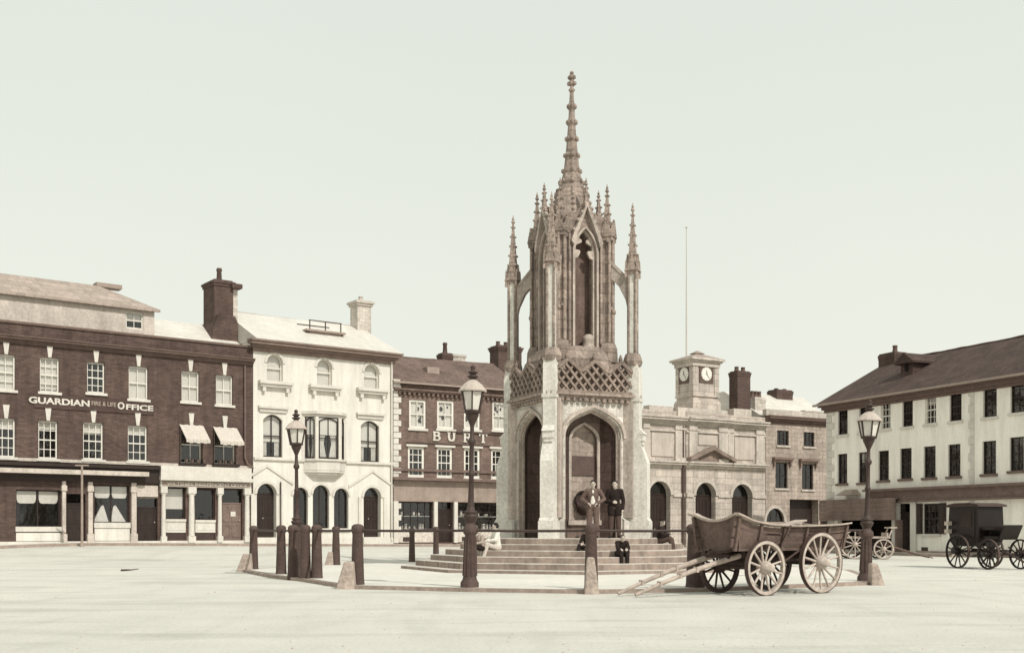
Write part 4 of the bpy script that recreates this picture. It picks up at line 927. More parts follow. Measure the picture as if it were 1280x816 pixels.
mb.ring_y(arch_pts(0,1.0,zs,za-zs+.05,'tudor'), arch_pts(0,1.1,zs,za-zs+.15,'tudor'), -h-.07, -h-.002)
mb.build('arch_moulding', M_CROSS_M, face)
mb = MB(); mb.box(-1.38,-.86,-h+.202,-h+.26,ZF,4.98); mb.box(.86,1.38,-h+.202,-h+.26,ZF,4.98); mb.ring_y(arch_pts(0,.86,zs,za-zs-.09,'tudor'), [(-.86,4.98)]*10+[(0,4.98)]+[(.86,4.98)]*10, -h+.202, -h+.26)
mb.build('inner_lining', mat('shade-darkened vault stone', .1, .95, .3, 1.3, 10, 'ashlar', (.5,.3), .8, .3, stain=.3), face)  # lining stone coloured dark to paint in the shade behind the arches
mb = MB(); mb.box(-1.45,1.45,-h-.12,-h,5.12,5.2); mb.box(-1.5,1.5,-h-.2,-h+.1,5.203,5.28)
random.seed(3)
for k in range(14): 
    x = -1.3+2.6*k/13; mb.ball((x,-h-.1,5.07),(random.uniform(.05,.1),.07,random.uniform(.05,.1)))
mb.build('string_course', M_CROSS_D, face)
around(face)
# pierced parapet with zigzag coping
mb = MB(); yp = -h-.04; z0 = 5.29; pts = []; np_ = 3; w = 2.7; peaks = []
def ztop_(x):
    t = (x+w/2)/(w/np_); fr = abs((t%1)-.5)*2; return 6.22-.3*fr
k = -6; dx = .285; n_ = 0
def clip_bar(x0, s):
    # diagonal from (x0,z0) rising with slope s, clipped by coping and panel ends
    P = [(x0,z0)]; x,z = x0,z0; st = .01
    while abs(x) <= w/2 and z < ztop_(x): x += st*s; z += st*1.15
    return (x0,z0),(x,z)
x = -w/2-.9
while x <= w/2+.9:
    for s in (-1,1):
        n_ += 1
        xx,zz = x,z0
        while abs(xx) > w/2 and zz < 6.2: xx += .01*s; zz += .0115
        if abs(xx) > w/2 or zz >= ztop_(xx): continue
        a = (xx,zz)
        while abs(xx) <= w/2 and zz < ztop_(xx): xx += .01*s; zz += .0115
        if math.hypot(xx-a[0],zz-a[1]) > .12: mb.bar((a[0],yp+.012*s,a[1]),(xx,yp+.012*s,zz),.14+.001*(n_%7),.068,up=(0,0,1))
    x += dx
for i in range(np_):
    xa = -w/2+w/np_*i; xm = xa+w/np_/2; xb = xa+w/np_
    mb.bar((xa,yp,ztop_(xa+1e-4)),(xm,yp,6.24),.2,.1); mb.bar((xm,yp-.003,6.24),(xb,yp-.003,ztop_(xb-1e-4)),.2,.1); mb.ball((xm,yp,6.33),(.07,.07,.11)); mb.ball((xm,yp,6.45),.035)
mb.box(-1.42,1.42,yp-.09,yp+.09,z0-.006,z0+.07)
pp = mb.build('parapet', mat('weathered tracery stone', .27, .9, .3, 1.6, 11, bump=.35, stain=.4), MC); around(pp)
# diagonal buttresses
mb = MB(); prof = [(-1.72,ZF),(-2.42,ZF),(-2.42,3.25),(-2.33,3.5),(-2.22,3.8),(-2.17,4.1),(-2.17,5.95),(-2.1,6.3),(-1.72,6.3)]
mb.prism_x(prof, -.19, .19); mb.box(-.23,.23,-2.48,-1.8,ZF-.001,1.5); mb.prism_x([(-2.48,1.503),(-2.42,1.6),(-1.8,1.6),(-1.8,1.503)],-.21,.21)
mb.box(-.16,.16,-2.3,-2.1,3.92,4.12); mb.prism_x([(-2.34,4.12),(-2.16,4.3),(-2.1,4.12)],-.18,.18); mb.box(-.13,.13,-2.27,-2.12,3.8,3.92); mb.box(-.22,.22,-2.2,-1.6,5.1,5.2)
bt = mb.build('buttress', M_CROSS_P, MC)
mb = MB(); 
for s in (-1,1): mb.box(min(s*.28,s*.2),max(s*.28,s*.2),-2.0,-1.7,ZF+.6,5.1)
mb.build('buttress_rib', M_CROSS_M, bt)
around(bt, 45)
# inner core with niches, floor of the terrace
hc = .78
o = Op(-.44,.44,1.55,4.4,arch='tudor',rise=.5,d=.12,room=0)
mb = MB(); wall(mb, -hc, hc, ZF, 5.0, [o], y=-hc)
core = mb.build('core_wall', mat('shade-darkened limestone', .2, .9, .2, 1.2, 10, 'ashlar', (.5,.3), .75, .3, stain=.3), MC)  # core stone coloured darker, shade under the vault painted in
mb = MB(); mb.ring_y(o.head(0), o.head(.09), -hc-.06, -hc-.002); mb.box(-.56,.56,-hc-.1,-hc,1.4,1.54)
for s in (-1,1): mb.box(min(s*.44,s*.53),max(s*.44,s*.53),-hc-.06,-hc-.002,1.545,o.zs)
mb.build('niche_moulding', M_CROSS_M, core)
MB().box(-.42,.42,-hc+.07,-hc+.117,2.9,3.48).build('inscription_tablet', M_TABLET, core)
MB().box(-.46,.46,-hc+.118,-hc+.14,1.5,4.5).build('niche_panel', mat('mid-grey niche stone', .34, .9, .3, 1.4, 10, 'ashlar', (.5,.3), .8, .3, stain=.4), core)  # niche back in a grey paler than the core around it
mb = MB(); pr = [(.02,0),(.22,.02),(.29,.06),(.29,.1),(.27,.13)]; n = 20
vs = [(r*math.cos(2*math.pi*k/n), -hc-.02+.14-z-.02, 2.15+r*math.sin(2*math.pi*k/n)) for r,z in pr for k in range(n)]
mb.add(vs, [(i*n+k,i*n+(k+1)%n,(i+1)*n+(k+1)%n,(i+1)*n+k) for i in range(len(pr)-1) for k in range(n)]+[list(range(n))],0,False)
sv = []; fsb = []
for i in range(6):
    a = math.pi/2*i/5
    for k in range(13):
        t = math.pi*k/12; sv.append((.26*math.cos(t)*math.cos(a), -hc-.0-.28*math.sin(t)*math.cos(a), 1.98-.3*math.sin(a)))
for i in range(5):
    for k in range(12): fsb.append((i*13+k,i*13+k+1,(i+1)*13+k+1,(i+1)*13+k))
fsb.append(list(range(13))); mb.add(sv, fsb, 0, True)
mb.build('fountain_bowl', M_WAG_D, core)
around(core)
mb = MB(); mb.box(-.16,.16,-1.75,-.95,ZF,4.98); around(mb.build('pier_wall', MATS['shade-darkened vault stone'], MC), 45)  # same dark painted-shade colour as the arch lining
mb = MB(); mb.box(-1.38,1.38,-1.38,1.38,4.985,5.19); mb.add([(-1.4,-1.4,5.2),(1.4,-1.4,5.2),(1.4,1.4,5.2),(-1.4,1.4,5.2),(-1.05,-1.05,6.3),(1.05,-1.05,6.3),(1.05,1.05,6.3),(-1.05,1.05,6.3)],[(0,1,5,4),(1,2,6,5),(2,3,7,6),(3,0,4,7),(4,5,6,7)]); mb.lathe([(1.5,5.6),(1.42,6.35),(1.3,6.55),(1.18,6.7),(1.14,6.72)],(0,0),8,rot=R(22.5),smooth=False)
mb.build('terrace', M_CROSS_D, MC)
# crocketed spirelets
def spirelet(mb, cx, cy, r0, z0, z1, n=4, lev=5, rot=45, mat_=0, fin=.08, croc=.055):
    mb.lathe([(r0,z0),(.025,z1)],(cx,cy),n,mat_,False,R(rot))
    for i in range(lev):
        t = (i+.45)/lev; r = r0+(.025-r0)*t; z = z0+(z1-z0)*t
        for k in range(n):
            a = R(rot)+2*math.pi*k/n; mb.ball((cx+(r+croc*.5)*math.cos(a),cy+(r+croc*.5)*math.sin(a),z),(croc*(1-.35*t),)*2+(croc*(1.1-.3*t),),mat_,6,4)
    mb.ball((cx,cy,z1),(fin,fin,fin*.8),mat_,6,5); mb.ball((cx,cy,z1+fin*1.4),(fin*.6,fin*.6,fin),mat_,6,5)
    mb.tube([(cx,cy,z1-.1),(cx,cy,z1+fin*3.2)],[.025,.012],6,mat_)
def gablets(mb, cx, cy, w, z0, z1, d=.06, mat_=0):
    for (dx,dy) in ((0,-1),(1,0),(0,1),(-1,0)):
        c = (cx+dx*w,cy+dy*w)
        t = (-dy,dx); P = lambda u,z,o: (c[0]+t[0]*u+dx*o, c[1]+t[1]*u+dy*o, z)
        mb.add([P(-w-.03,z0,-.04),P(w+.03,z0,-.04),P(0,z1,-.04),P(-w-.03,z0,d),P(w+.03,z0,d),P(0,z1,d)],[(0,1,2),(3,4,5),(0,1,4,3),(1,2,5,4),(2,0,3,5)],mat_)
        mb.ball(P(0,z1+.03,.02),.04,mat_,6,4)
def pinnacle(rr, top):
    mb = MB(); c = (0,-rr)
    mb.lathe([(.26,6.18),(.3,6.3),(.27,6.42),(.22,6.55)],c,8,0,False,R(22.5))
    mb.box(-.09,.09,-rr-.115,-rr+.115,6.5,9.0,1); mb.box(-.115,.115,-rr-.09,-rr+.09,6.5,9.0,1)
    for sx in (-1,1):
        for sy in (-1,1): mb.lathe([(.045,6.52),(.045,8.98)],(sx*.105,-rr+sy*.105),6)
    mb.box(-.16,.16,-rr-.16,-rr+.16,8.97,9.06)
    gablets(mb, 0, -rr, .135, 9.06, 9.5)
    for sx in (-1,1):
        for sy in (-1,1): spirelet(mb, sx*.17, -rr+sy*.17, .045, 8.85, 9.3, 4, 1, 45, 0, .025, .02)
    spirelet(mb, 0, -rr, .185, 9.1, top-.25, 4, 6, 45, 0, .065, .04)
    return mb.build('pinnacle', [M_CROSS_D, M_CROSS_P], MC)
around(pinnacle(1.93, 11.15), 45)
mb = MB()
tp = [(-1.82,8.72),(-1.6,8.95),(-1.4,9.2),(-1.15,9.45)]; lo = [(-1.82,7.75),(-1.72,8.2),(-1.52,8.6),(-1.15,8.98)]
n = 4; vs = [(x,y,z) for x in (-.075,.075) for y,z in tp+lo[::-1]]
mb.add(vs, [list(range(8)),list(range(8,16))]+[(i,(i+1)%8,8+(i+1)%8,8+i) for i in range(8)]); 
mb.bar((0,-1.85,8.74),(0,-1.15,9.49),.2,.08)
around(mb.build('flying_buttress', M_CROSS_M, MC), 45)
# lantern stage: niched faces and clustered corner piers
hl = .86
o = Op(-.37,.37,6.75,10.3,arch='lancet',rise=.75,d=.42,room=0)
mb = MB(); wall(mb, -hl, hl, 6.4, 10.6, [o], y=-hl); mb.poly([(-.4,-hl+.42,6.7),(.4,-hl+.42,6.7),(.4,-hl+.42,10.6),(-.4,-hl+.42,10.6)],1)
lf = mb.build('lantern_wall', [M_CROSS_D, mat('shade-dark niche stone', .17, .95, .3, 1.5, 9, bump=.3, stain=.4)], MC)  # slot one: dark back wall, painted shade to deepen the lantern openings
mb = MB()
for hw,g,y0,y1 in ((.37,.07,-hl-.07,-hl-.002),(.3,.07,-hl+.05,-hl+.15)):
    mb.ring_y(arch_pts(0,hw,o.zs,.75-(.37-hw),'lancet'), arch_pts(0,hw+g,o.zs,.75-(.37-hw)+g,'lancet'), y0, y1)
    for s in (-1,1): mb.box(min(s*hw,s*(hw+g)),max(s*hw,s*(hw+g)),y0,y1,6.76,o.zs)
for s in (-1,1):   # trefoil cusps
    mb.prism_y([(s*.33,9.4),(s*.33,9.68),(s*.14,9.66),(s*.12,9.6),(s*.2,9.45)], -hl+.06, -hl+.14)
    mb.prism_y([(s*.3,9.8),(s*.2,10.05),(s*.07,9.97),(s*.08,9.9)], -hl+.06, -hl+.14)
mb.box(-.45,.45,-hl-.1,-hl,6.66,6.755)
# ogee gable
og = [(-.44,9.75),(-.35,10.05),(-.23,10.35),(-.12,10.6),(-.03,10.85),(0,10.95),(.03,10.85),(.12,10.6),(.23,10.35),(.35,10.05),(.44,9.75)]
og2 = [(x*1.22,z+.12) for x,z in og]; mb.ring_y(og, og2, -hl-.17, -hl+.0)
for x,z in og2[1:5]+og2[6:10]: mb.ball((x,-hl-.1,z+.05),(.06,.07,.06),0,6,4)
mb.build('gable_tracery', M_CROSS_M, lf)
mb = MB(); mb.prism_y([(-.48,9.9),(.48,9.9),(.1,10.85),(0,11.1),(-.1,10.85)], -hl+.02, -hl+.2) if False else None
mb.prism_y([(-.5,10.55),(.5,10.55),(.2,10.85),(0,11.1),(-.2,10.85)], -hl+.03, -hl+.2)
spirelet(mb, 0, -hl-.08, .11, 10.95, 11.62, 4, 3, 45, 0, .06, .04); mb.build('gable_finial', M_CROSS_D, lf)
mb = MB(); mb.lathe([(.2,6.6),(.2,6.8),(.17,6.95),(.2,7.0),(.19,7.05),(.1,7.16)],(.2,-hl+.16),8); mb.build('carved_bracket', M_CROSS_M, lf)
around(lf)
mb = MB(); rr = 1.13
mb.lathe([(.33,6.3),(.31,6.75),(.25,6.9)],(0,-rr),8,0,False,R(22.5)); mb.box(-.14,.14,-rr-.13,-rr+.3,6.8,10.2)
for s in (-1,1):
    mb.lathe([(.055,6.85),(.055,10.1)],(s*.17,-rr-.12),6); mb.lathe([(.05,6.85),(.05,10.1)],(s*.25,-rr+.12),6)
mb.lathe([(.06,6.85),(.06,10.1)],(0,-rr-.18),6); mb.box(-.22,.22,-rr-.22,-rr+.25,10.0,10.12); gablets(mb,0,-rr,.19,10.12,10.6)
for s in (-1,1): spirelet(mb, s*.2, -rr-.08, .05, 9.95, 10.5, 4, 1, 45, 0, .03, .02)
mb.box(-.16,.16,-rr-.19,-rr-.14,7.9,8.0); mb.ball((0,-rr-.2,7.85),(.09,.08,.1))
spirelet(mb, 0, -rr, .18, 10.2, 11.55, 4, 5, 45, 0, .065, .04)
around(mb.build('corner_pier', M_CROSS_D, MC), 45)
# main spire
mb = MB(); SP = [(.86,10.45),(.7,10.9),(.57,11.3),(.43,11.7),(.35,11.9),(.255,12.25),(.195,12.75),(.15,13.25),(.11,13.75),(.085,14.25),(.058,14.75),(.04,15.0)]
mb.lathe(SP,(0,0),8,0,False,R(22.5)); mb.box(-.8,.8,-.8,.8,10.4,10.75)
for z,r in ((11.55,.46),(11.9,.345),(12.26,.25),(12.74,.19),(13.25,.145),(13.76,.11),(14.25,.085)):
    mb.lathe([(r+.0,z-.09),(r+.04,z-.03),(r+.04,z+.03),(r,z+.09)],(0,0),8,0,False,R(22.5))
    for k in range(8):
        a = R(22.5+45*k); mb.ball(((r+.035)*math.cos(a),(r+.035)*math.sin(a),z+.02),(.05,.05,.075),0,6,4)
random.seed(8)
for k in range(8):
    a = R(22.5+45*k)
    for i in range(5):
        z = 10.95+i*.18; r = .7-(z-10.9)*.34; mb.ball(((r+.01)*math.cos(a),(r+.01)*math.sin(a),z),(.055,.055,.07),0,6,4)
mb.build('spire', M_CROSS_D, MC)
mb = MB(); mb.lathe([(.06,14.72),(.11,14.78),(.06,14.84)],(0,0),8)
for z,r in ((14.98,.11),(15.17,.085)):
    for k in range(4): a = R(45+90*k); mb.ball((r*.8*math.cos(a),r*.8*math.sin(a),z),(.075,.075,.07),0,6,4)
mb.ball((0,0,15.08),.07); mb.ball((0,0,15.29),(.065,.065,.085)); mb.tube([(0,0,14.8),(0,0,15.3)],.04,6); mb.build('finial', M_CROSS_D, MC)

# ------------------------------------------------------------------ bollards, guard stones, rails, lamps
def bollard_mesh():
    mb = MB(); mb.lathe([(.155,-.1),(.15,.02),(.142,.08),(.112,1.08),(.118,1.1),(.13,1.12),(.135,1.2),(.13,1.25),(.1,1.285),(.06,1.3),(.02,1.305)],(0,0),14); return mb
BO = {}
BLAB = dict(b1='iron bollard at the far left corner of the railing, nearest the brick building', b2='iron bollard between the far left bollard and the close pair at the left lamp post', b2b='left one of the two iron bollards standing close together at the left lamp post', b2c='right one of the two iron bollards standing close together at the left lamp post', b3='iron bollard right of the close pair at the left lamp post',
 b4='iron bollard at the front left corner with a tall sloping guard stone against it', b8='iron bollard in the front rail below the two standing men', b9='thick iron bollard behind the tips of the wagon shafts, in front of the front wheel',
 b5='iron bollard alone in front of the white house, small guard stone on its left', b6='slim iron bollard left of the end of the lowest step', b7='slim iron bollard rising behind the left end of the cross steps')
first = None
for k,lab in BLAB.items():
    if first is None: o = first = bollard_mesh().build('bollard', M_IRON_R)
    else: o = first.copy(); COL.objects.link(o)
    x,y = PB[k]; o.location = (x,y,ground_z((x,y))); o.rotation_euler = (0,0,random.random()*6); tag(o, lab, 'bollard', 'iron bollards round the market cross')
    if k == 'b9': o.scale = (1.35,1.35,1)
    if k in ('b6','b7'): o.scale = (.85,.85,.95)
    BO[k] = o
def guard(px, py, w, hgt, lab, flip=1, D=None, lean=.55):
    x,y = by_foot(px,py); mb = MB()
    mb.hexa([(-w/2,-.16,-.1),(w/2,-.16,-.1),(w/2,.16,-.1),(-w/2,.16,-.1)]+[(flip*w*(lean-.5)-.02+a*.0+(b*w*.22),c,hgt) for a,b,c in ((0,-1,-.12),(0,1,-.12),(0,1,.12),(0,-1,.12))])
    o = mb.build('guard_stone', M_GUARD); o.location = (x,y,gz(x,y)); bv = o.modifiers.new('bevel','BEVEL'); bv.width = .03; bv.segments = 2
    tag(o, lab, 'guard stone', 'guard stones leaning on bollards'); return o
guard(305,714.5,.5,.55,'short wedge guard stone leaning on the far left bollard',1,lean=.75)
guard(432,735.5,.44,.58,'large pale wedge guard stone against the front left corner bollard',1,lean=.72)
guard(411.5,708.5,.36,.52,'small wedge guard stone in front of the white house',1,lean=.72)
guard(739.5,742.0,.31,.72,'upright pale guard stone in front of the bollard below the standing men',1,lean=.5)
guard(1096.5,731.0,.34,.5,'wedge guard stone on the right foot of the right lamp post',-1,lean=.72)
def rail(keys, label, sag=.012):
    mb = MB()
    for (p,q) in zip(keys,keys[1:]):
        a = Vector((p[0],p[1],ground_z(p)+1.165)); b = Vector((q[0],q[1],ground_z(q)+1.165)); n = 6
        mb.tube([a.lerp(b,i/n)-Vector((0,0,sag*4*(i/n)*(1-i/n))) for i in range(n+1)],.027,8)
    o = mb.build('iron_rail', M_IRON); tag(o,label,'railing'); return o
rail([PB['b1'],PB['b2'],PB['b2b'],PB['b2c'],PB['b3'],PB['b4']], 'left run of thin iron rail through the bollards by the left lamp post')
rail([PB['b4'],PB['lampN'],PB['b8'],PB['b9'],PB['lampR']], 'long front run of thin iron rail before the cross steps')
rail([PB['b1'],PB['b5'],PB['b6'],PB['b7']], 'far run of thin iron rail in front of the shops')
# lamp posts
def lamp_post():
    t = thing('street_lamp', '', 'street lamp')
    mb = MB(); mb.lathe([(.19,-.1),(.19,.1),(.16,.14),(.14,.2),(.112,1.08),(.125,1.1),(.15,1.13),(.155,1.2),(.14,1.26),(.1,1.3),(.09,1.34)],(0,0),16)
    for k in range(10):
        a = 2*math.pi*k/10; mb.tube([(.137*math.cos(a),.137*math.sin(a),.24),(.111*math.cos(a),.111*math.sin(a),1.04)],[.02,.016],5)
    mb.build('pedestal', M_IRON_R, t)
    mb = MB(); mb.lathe([(.09,1.33),(.11,1.38),(.15,1.46),(.15,1.5),(.1,1.53),(.135,1.55),(.135,1.585),(.09,1.6),(.075,1.68),(.062,1.8),(.05,2.3),(.068,2.33),(.068,2.37),(.05,2.4),(.045,2.95),(.07,2.98),(.085,3.03),(.07,3.08),(.045,3.12),(.04,3.35),(.06,3.4),(.1,3.5),(.13,3.56),(.135,3.62),(.18,3.63),(.18,3.655)],(0,0),14)
    
    mb.build('column', M_IRON, t)
    r0,r1,z0,z1 = .165,.245,3.66,4.08; n = 6; mb = MB(); g = MB()
    for k in range(n):
        a = R(30+60*k); b = R(90+60*k); c = lambda r,t_,z: (r*math.cos(t_),r*math.sin(t_),z)
        mb.bar(c(r0,a,z0),c(r1,a,z1),.03,.03,up=(math.cos(a),math.sin(a),.2)); mb.bar(c(r0,a,z0+.012),c(r0,b,z0+.012),.03); mb.bar(c(r1+.015,a,z1),c(r1+.015,b,z1),.035)
        g.poly([c(r0-.012,a,z0),c(r0-.012,b,z0),c(r1-.012,b,z1),c(r1-.012,a,z1)])
    ln = mb.build('lantern_frame', M_IRON, t); g.build('lantern_glass', M_LAMPG, ln)
    mb = MB(); mb.lathe([(.285,4.07),(.29,4.1),(.2,4.22),(.1,4.3),(.075,4.32)],(0,0),12,0,False,R(30)); mb.build('lantern_roof', M_LAMPR, ln)
    mb = MB(); mb.lathe([(.075,4.315),(.07,4.36),(.11,4.37),(.11,4.4),(.06,4.42),(.065,4.45),(.1,4.46),(.1,4.49),(.05,4.51),(.04,4.55),(.06,4.58),(.02,4.63)],(0,0),10); mb.build('chimney_cap', M_IRON, ln)
    return t
LP = lamp_post(); G_ = 'lamp posts round the market cross'
def put_lamp(o, p, sz, lab):
    o.location = (p[0],p[1],ground_z(p)); o['label'] = lab; o['group'] = G_; o.scale = (1,1,sz)
LP.rotation_euler = (0,R(.9),0); put_lamp(LP, PB['lampN'], .985, 'tallest lamp post, rising in front of the brown brick shop')
l2 = copy_tree(LP); l2.rotation_euler = (0,R(-.4),R(20)); put_lamp(l2, lampL, .94, 'lamp post in front of the white stucco house')
l3 = copy_tree(LP); l3.rotation_euler = (0,R(1.3),0); put_lamp(l3, PB['lampR'], .905, 'lamp post in front of the cream house beyond the wagon')

# thin pole at the kerb on the left
x,y = world(102.5,49.6); mb = MB(); zz = gz(x,y); mb.tube([(0,0,0),(0,0,3.62)],[.06,.05],8); mb.lathe([(.1,0),(.1,.15),(.06,.2)],(0,0),8); mb.box(-.3,.3,-.02,.02,3.56,3.62)
o = mb.build('awning_pole', mat('weathered painted pole', .3, .8, .2, 3, bump=.05)); o.location = (x,y,zz); tag(o,'thin wooden pole standing at the kerb before the left shop','pole')
# stick lying on the road
x,y = by_foot(160,713.5); mb = MB(); mb.tube([(-.22,0,.03),(-.05,.05,.035),(.1,.05,.04),(.28,.12,.07)],[.035,.03,.02,.012],6)
o = mb.build('broken_stick', M_WAG_D); o.location = (x,y,gz(x,y)); tag(o,'short dark broken stick lying on the open road','stick')

# ------------------------------------------------------------------ wagon
def wheel(par, c, r, m=M_WHEEL, spokes=12, w=.075, hub=.13, mt=M_IRON_R, dish=.04, thick=.075):
    n = 36; mb = MB()
    def ring(r0,r1,y0,y1,mb_):
        vs = [(rr*math.cos(2*math.pi*k/n),y,rr*math.sin(2*math.pi*k/n)) for rr,y in ((r0,y0),(r1,y0),(r1,y1),(r0,y1)) for k in range(n)]
        mb_.add(vs,[(a*n+k,a*n+(k+1)%n,((a+1)%4)*n+(k+1)%n,((a+1)%4)*n+k) for a in range(4) for k in range(n)])
    ring(r-thick,r-.012,-w/2,w/2,mb)
    for k in range(spokes):
        a = 2*math.pi*(k+.5)/spokes; mb.tube([(hub*.6*math.cos(a),dish,hub*.6*math.sin(a)),((r-thick+.01)*math.cos(a),0,(r-thick+.01)*math.sin(a))],[.026,.02],6)
    o = mb.build('wheel', m, par); o.location = c
    t = MB(); ring(r-.014,r,-w/2-.006,w/2+.006,t); t.build('tyre', mt, o)
    hb = MB(); prof = [(.05,-.19),(.07,-.18),(.085,-.12),(hub,-.06),(hub,.06),(.09,.12),(.08,.16)]
    vs = [(rr*math.cos(2*math.pi*k/12),yy,rr*math.sin(2*math.pi*k/12)) for rr,yy in prof for k in range(12)]
    hb.add(vs,[(i*12+k,i*12+(k+1)%12,(i+1)*12+(k+1)%12,(i+1)*12+k) for i in range(len(prof)-1) for k in range(12)]+[list(range(12))[::-1],list(range(72,84))],0,True); hb.build('hub', m, o)
    return o
WG = thing('farm_wagon', 'old wooden farm wagon with bowed sides and shafts resting on the ground', 'wagon', (4.82,21.3,0), R(35))
rf_,rr_ = .53,.605
wheel(WG,(0,0,rf_),rf_); w2 = wheel(WG,(0.02,1.22,rf_),rf_,M_WAG_D); wheel(WG,(1.55,-.04,rr_),rr_,spokes=14); wheel(WG,(1.55,1.26,rr_),rr_,M_WAG_D,spokes=14)  # far-side wheels coloured dark, shade painted into the wood
mb = MB(); mb.tube([(0,-.1,rf_),(0,1.32,rf_)],.045,8); mb.box(-.08,.1,.1,1.1,rf_+.03,rf_+.2); mb.tube([(1.55,-.12,rr_),(1.55,1.34,rr_)],.05,8); mb.box(1.46,1.64,.08,1.12,rr_+.04,.84)
mb.box(-.5,2.0,.54,.66,.62,.72); mb.box(-.14,.14,.2,1.0,.73,.84); mb.bar((1.5,.1,.66),(.5,.6,.66),.06); mb.bar((1.5,1.1,.66),(.5,.6,.66),.06)
mb.build('undercarriage', M_WAG_D, WG)
topz = [(-.80,1.575),(-.62,1.52),(-.45,1.46),(-.26,1.42),(.17,1.37),(.7,1.35),(1.2,1.35),(1.8,1.365),(2.2,1.385),(2.46,1.41)]
def side(yb, yt):
    mb = MB(); s = 1 if yt > yb else -1
    xs = [p[0] for p in topz]; bot = lambda x: .86+.05*abs((x-.8)/1.6)**2
    nb = 3
    for (xa,za_),(xb,zb_) in zip(topz,topz[1:]):
        for k in range(nb):
            def P(x,zt,t,o): 
                xx = x+(0 if True else 0); zb2 = bot(x); z = zb2+(zt-.06-zb2)*t; return (x, yb+(yt-yb)*t+o*s, z)
            t0,t1 = k/nb+.03,(k+1)/nb-.03
            mb.hexa([P(xa,za_,t0,0),P(xb,zb_,t0,0),P(xb,zb_,t0,-.03),P(xa,za_,t0,-.03),P(xa,za_,t1,0),P(xb,zb_,t1,0),P(xb,zb_,t1,-.03),P(xa,za_,t1,-.03)])
    for x,zt in ((-.7,1.545),(-.1,1.4),(.55,1.355),(1.2,1.35),(1.85,1.368),(2.4,1.4)):
        mb.bar((x,yb+.02*s,bot(x)-.05),(x,yt+.025*s,zt-.05),.06,.05)
    sd = mb.build('side_board', M_WAG, WG)
    r = MB()
    for (xa,za_),(xb,zb_) in zip(topz,topz[1:]): r.hexa([(xa,yt-.05*s,za_-.055),(xb,yt-.05*s,zb_-.055),(xb,yt+.1*s,zb_-.03),(xa,yt+.1*s,za_-.03),(xa,yt-.05*s,za_-.025),(xb,yt-.05*s,zb_-.025),(xb,yt+.1*s,zb_-.002),(xa,yt+.1*s,za_-.002)])
    r.build('top_rave', M_WAG_L, sd)
side(.14,.02); side(1.06,1.18)
mb = MB(); mb.box(-.62,2.35,.1,1.1,.85,.9); mb.build('floor_board', M_WAG, WG)
def cross_board(x0, lean, ztop, name, dip):
    mb = MB(); n = 8; r = MB()
    for k in range(n):
        ya,yb = .1+1.0*k/n,.1+1.0*(k+1)/n
        f = lambda y: ztop-dip*(1-((y-.6)/.5)**2)
        ta,tb = f(ya),f(yb)
        ea,eb = .6+(ya-.6)*1.1,.6+(yb-.6)*1.1
        mb.hexa([(x0,ya,.86),(x0,yb,.86),(x0+.03,yb,.86),(x0+.03,ya,.86),(x0+lean,ea,ta),(x0+lean,eb,tb),(x0+lean+.03,eb,tb),(x0+lean+.03,ea,ta)])
        r.hexa([(x0+lean-.06,ea,ta-.02),(x0+lean-.06,eb,tb-.02),(x0+lean+.07,eb,tb-.02),(x0+lean+.07,ea,ta-.02),(x0+lean-.06,ea,ta+.025),(x0+lean-.06,eb,tb+.025),(x0+lean+.07,eb,tb+.025),(x0+lean+.07,ea,ta+.025)])
    b = mb.build(name, M_WAG, WG); r.build('top_rail', M_WAG_L, b); return b
cross_board(-.6,-.12,1.55,'head_board',.13)
cross_board(2.32,.1,1.36,'tail_board',.03)
mb = MB(); mb.bar((1.3,.8,1.32),(2.3,1.1,1.45),.26,.03); mb.build('loose_plank', M_WAG_L, WG)
for a,b in (((-.2,.36,.78),(-2.44,.95,.05)),((-.25,.9,.8),(-2.42,1.46,.05))):
    mb = MB(); A = Vector(a); B = Vector(b); pts = [A.lerp(B,t)+Vector((0,0,.05*math.sin(math.pi*t))) for t in (0,.25,.5,.75,1)]
    mb.tube(pts,[.055,.052,.046,.042,.034],8)
    for t in (.45,.6,.78): c = A.lerp(B,t)+Vector((0,0,.05*math.sin(math.pi*t))); mb.tube([c-Vector((0,.05,0)),c+Vector((0,.05,.05))],.014,5); mb.box(c.x-.03,c.x+.03,c.y-.05,c.y+.05,c.z-.05,c.z+.052)
    mb.build('shaft', M_WAG_L, WG)
mb = MB(); mb.bar((-.55,.4,.74),(-.6,1.02,.76),.08); mb.bar((-.25,.3,.76),(-.25,.95,.78),.1); mb.tube([(-.45,.25,.9),(-.75,.3,.84),(-.8,.7,.83),(-.5,.95,.88)],.03,6); mb.build('fore_carriage', M_WAG_D, WG)
mb = MB(); mb.bar((.62,-.08,1.34),(.45,.0,.95),.035); mb.bar((1.0,.04,.85),(.55,.1,.6),.03); mb.build('stay_iron', M_IRON_R, WG)

